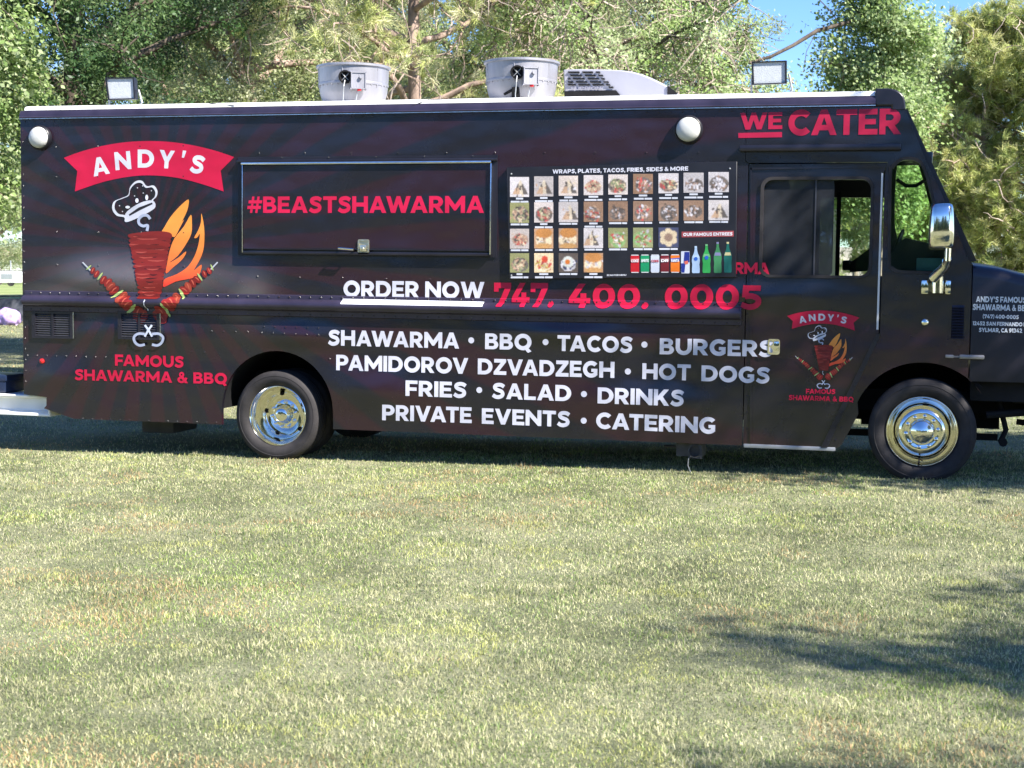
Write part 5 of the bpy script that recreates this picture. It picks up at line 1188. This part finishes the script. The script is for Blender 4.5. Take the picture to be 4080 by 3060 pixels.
def tree(kind, seed, loc, H, r0, crown_r, base_z, style, cols, nleaf, size, sigma, bark='bark', lean=(0, 0), needle=False, dead=0, label='', group=None, aspect=.5, droop=.5, keep=1.0):
    tubes, tips, rg = grow(seed, H, r0, crown_r, base_z, style, lean)
    root = empty(kind, loc); tag(root, label, 'tree', group)
    m = MB()
    for pts, rad, n in tubes: m.tube(pts, [max(.004, r) for r in rad], n, False)
    if dead:
        dm_ = m; m.m = 1; r3 = random.Random(seed + 9)
        for _ in range(dead):
            p = Vector(tips[r3.randrange(len(tips))]); d = Vector((r3.gauss(0, 1), r3.gauss(0, 1), r3.gauss(-.5, .7))).normalized(); pts = [p.copy()]
            for k in range(5): d = (d + Vector((r3.gauss(0, .35), r3.gauss(0, .35), r3.gauss(-.08, .3)))).normalized(); p = p + d * r3.uniform(.10, .24); pts.append(p.copy())
            dm_.tube(pts, [.015, .013, .011, .009, .007, .004], 4, False)
    m.build('trunk', [bark, 'twig'], root, smooth=60)
    r = np.random.default_rng(seed + 100)
    use = tips[r.random(len(tips)) < keep]
    cl = r.integers(0, len(use), nleaf)
    if needle:
        nt_ = nleaf // 26; c = use[r.integers(0, len(use), nt_)] + r.normal(size=(nt_, 3)) * sigma
        P = np.repeat(c, 26, 0) + r.normal(size=(nt_ * 26, 3)) * .025
        dirs = np.repeat(r.normal(size=(nt_, 3)) * .5 + np.array([0, 0, .25]), 26, 0) + r.normal(size=(nt_ * 26, 3)) * .55
        D = dirs / np.linalg.norm(dirs, axis=1)[:, None]; S = np.cross(D, r.normal(size=D.shape)); S /= np.linalg.norm(S, axis=1)[:, None]
        L = size * (.7 + .6 * r.random(len(P)))[:, None]; w_ = size * aspect
        V = np.stack([P - S * w_ / 2, P + S * w_ / 2, P + D * L + S * w_ * .2, P + D * L - S * w_ * .2], 1).reshape(-1, 3); n = len(P); i = np.arange(n) * 4
        ca = np.array(cols); cc = np.repeat(ca[r.integers(0, len(ca), nt_)], 26, 0) * (.75 + .5 * r.random(n))[:, None]
        me = raw_mesh('crown', V, np.stack([i, i + 1, i + 2, i + 3], 1).ravel(), i, np.full(n, 4), np.repeat(cc, 4, 0), M['needle'])
    else:
        cid = r.normal(size=(len(use), 3)) * .12
        P = use[cl] + cid[cl] + r.normal(size=(nleaf, 3)) * sigma * np.array([1, 1, .75])
        P[:, 2] = np.maximum(P[:, 2], .35)
        me = leaf_mesh('crown', P, size, cols, M['leaf'], droop, aspect, seed, cl // 3)
    o = bpy.data.objects.new('crown', me); C.objects.link(o); o.parent = root
    return root


def clone(src, loc, rz, s, label, group=None):
    c = src.copy(); C.objects.link(c); c.location = loc; c.rotation_euler = (0, 0, rz); c.scale = (s, s, s); c['label'] = label
    if group: c['group'] = group
    elif 'group' in c: del c['group']
    for ch in src.children:
        d = ch.copy(); C.objects.link(d); d.parent = c
    return c


GT = 'trees standing behind the food truck'
# left: large dark-leaved tree with bright trees behind it
t1 = tree('broadleaf_tree', 11, at(330, 25.5), 11.5, .30, 3.6, 3.0, dict(ROUND, limbs=34), DARKG, 150000, .070, .15, 'barkdark', keep=.42, label='large dark green broadleaf tree behind the rear end of the truck', group=GT)
t2 = tree('broadleaf_tree', 12, at(1010, 33), 12, .32, 4.4, 1.2, dict(ROUND, limbs=34), MIDG, 170000, .080, .19, keep=.7, label='pale green broadleaf tree between the dark tree and the tall pine trunk', group=GT)
clone(t2, at(-1000, 36), 1.3, 1.0, 'pale green broadleaf tree at the left edge, behind the dark tree', GT)
# pine with bare drooping branches
t3 = tree('pine_tree', 21, at(1652, 27), 15, .165, 4.0, 2.2, dict(PINE, limbs=40), PALEP, 84000, .17, .14, 'bark', needle=True, dead=700, keep=.55, label='pine with straight reddish trunk and pale tufts between the two roof fans', group=GT, aspect=.075)
# centre: leafy tree full of dead twigs, and its leaning trunk
t4 = tree('broadleaf_tree', 31, at(2560, 29.5), 10.5, .20, 3.3, 1.4, dict(ROUND, limbs=30), BRIGHT, 80000, .080, .16, 'barkdark', lean=(-1.8, .4), dead=2600, label='bright leafy tree tangled with bare dead twigs behind the air conditioner', group=GT, keep=.55)
t5 = tree('broadleaf_tree', 32, at(2790, 33), 11, .17, 1.75, 1.2, dict(ROUND, limbs=26), BRIGHT, 56000, .080, .17, 'bark', dead=1300, label='leafy tree with pale forked trunk and dry twigs left of the right floodlight', group=GT, keep=.6)
# right: cottonwood and olive pines
t6 = tree('cottonwood_tree', 41, at(3500, 34), 10.5, .14, 1.35, 2.7, dict(ROUND, limbs=30, up=.7, sag=-.12), BRIGHT, 60000, .090, .22, label='narrow bright cottonwood behind the front corner of the roof', group=GT, droop=.9, aspect=.7)
t7 = tree('pine_tree', 51, at(3900, 38), 8.3, .16, 2.6, .8, dict(ROUND, limbs=34), OLIVE, 110000, .19, .17, 'bark', needle=True, dead=160, label='olive green pine with clumped crown right of the cab', group=GT, aspect=.085, keep=.38)
clone(t7, at(4260, 37), 2.2, 1.02, 'olive green pine cut off by the right edge', GT)
clone(t7, at(3665, 52), 4.0, 1.18, 'tall olive green pine directly behind the windscreen', GT)
clone(t6, at(-110, 22.5), 1.0, .9, 'bright hanging foliage of a young tree at the left edge before the dark tree', GT)
clone(t6, at(3760, 44), 2.0, .72, 'small bright leafy tree just right of the windscreen pillar', GT)
clone(t2, at(1500, 46), 3.9, .95, 'pale broadleaf tree far behind the tall pine trunk', GT)
clone(t2, at(2180, 44), 2.1, .9, 'pale broadleaf tree far behind the second roof fan', GT)
for px_, dp_, rz_, lb_ in ((760, 56, .5, 'far broadleaf tree behind the large dark tree'), (1000, 62, 1.9, 'far broadleaf tree between the left floodlight and the first roof fan'), (1260, 60, 3.0, 'far broadleaf tree behind the first roof fan'), (1830, 57, 4.2, 'far broadleaf tree between the two roof fans'), (2480, 60, 5.2, 'far broadleaf tree behind the air conditioner')):
    clone(t2, at(px_, dp_), rz_, 1.25, lb_, GT)
clone(t6, at(3405, 74), 1.0, 1.15, 'bright tree seen through the cab door window', GT)
clone(t2, at(3640, 70), .7, .62, 'small round tree seen through the green quarter window', GT)
clone(t7, at(3225, 60), 1.0, .66, 'low pine in the sky gap beside the right floodlight', GT)
clone(t4, at(4010, 56), 3.0, .66, 'thin trunked tree beyond the rail fence at the right edge', GT)
clone(t1, at(-380, 84), 2.0, .95, 'dark tree far beyond the white trailer at the left edge', GT)
for px_, dp_, lb_ in ((-20, 190, 'distant tree right behind the white trailer'), (190, 210, 'distant tree hidden mostly by the rear corner of the truck')):
    p = at(px_, dp_); clone(t2, Vector((p.x, p.y, .5)), px_, 2.6, lb_, 'distant trees across the raised field')

# bare limb reaching across the sky gap belongs to the cottonwood
m = MB(); P3 = lambda px, py, dp: Vector((at(px, dp).x, at(px, dp).y, CAM_H + (1106 - py) / F_PX * dp)) - t6.location
m.tube([P3(3520, 40, 33.6), P3(3430, 90, 33.5), P3(3345, 112, 33.4), P3(3240, 140, 33.2), P3(3150, 195, 33), P3(3060, 240, 32.8), P3(2950, 270, 32.6)], [.05, .05, .045, .045, .04, .035, .03], 8)
m.tube([P3(3330, 112, 33.4), P3(3290, 60, 33.3), P3(3250, 20, 33.2)], .012, 5); m.tube([P3(3240, 140, 33.2), P3(3200, 220, 33.2), P3(3190, 300, 33.2)], .008, 5)
m.build('bare_limb', 'barkdark', t6, smooth=60)

# trees outside the picture on the sunny side: they throw the shade on the cab and the lawn
GS = 'unseen shade trees standing right of the lawn'
s1 = tree('unseen_shade_tree', 61, (7.6, -1.0, 0), 12.6, .22, 2.4, 3.8, dict(ROUND, limbs=30), MIDG, 42000, .14, .24, label='leafy shade tree right of the truck, beyond the right edge', group=GS)
s2 = tree('unseen_shade_tree', 62, (10.15, -9.6, 0), 9.0, .2, 2.7, 3.4, dict(ROUND, limbs=22), MIDG, 56000, .115, .22, keep=.5, label='leafy shade tree beside the foreground lawn, beyond the right edge', group=GS)
tl = MB(); rw = random.Random(8)
for i in range(26):
    x = -38 + i * 3.0; y = -44 + rw.uniform(-3, 3); bmm = bmesh.new(); bmesh.ops.create_icosphere(bmm, subdivisions=3, radius=1); hgt = rw.uniform(3.2, 5.5)
    for v in bmm.verts: f_ = 1 + rw.uniform(-.16, .16); v.co = Vector((x + v.co.x * 2.4 * f_, y + v.co.y * 2.2 * f_, hgt * .9 + v.co.z * hgt * f_))
    tl.bm(bmm)
tag(tl.build('treeline', mat('treeline_leaves', (.05, .085, .03), .8, var=.5, scale=2.5, bump=1.0, bscale=6), smooth=0), 'line of trees across the park behind the photographer', 'treeline', kind='stuff')
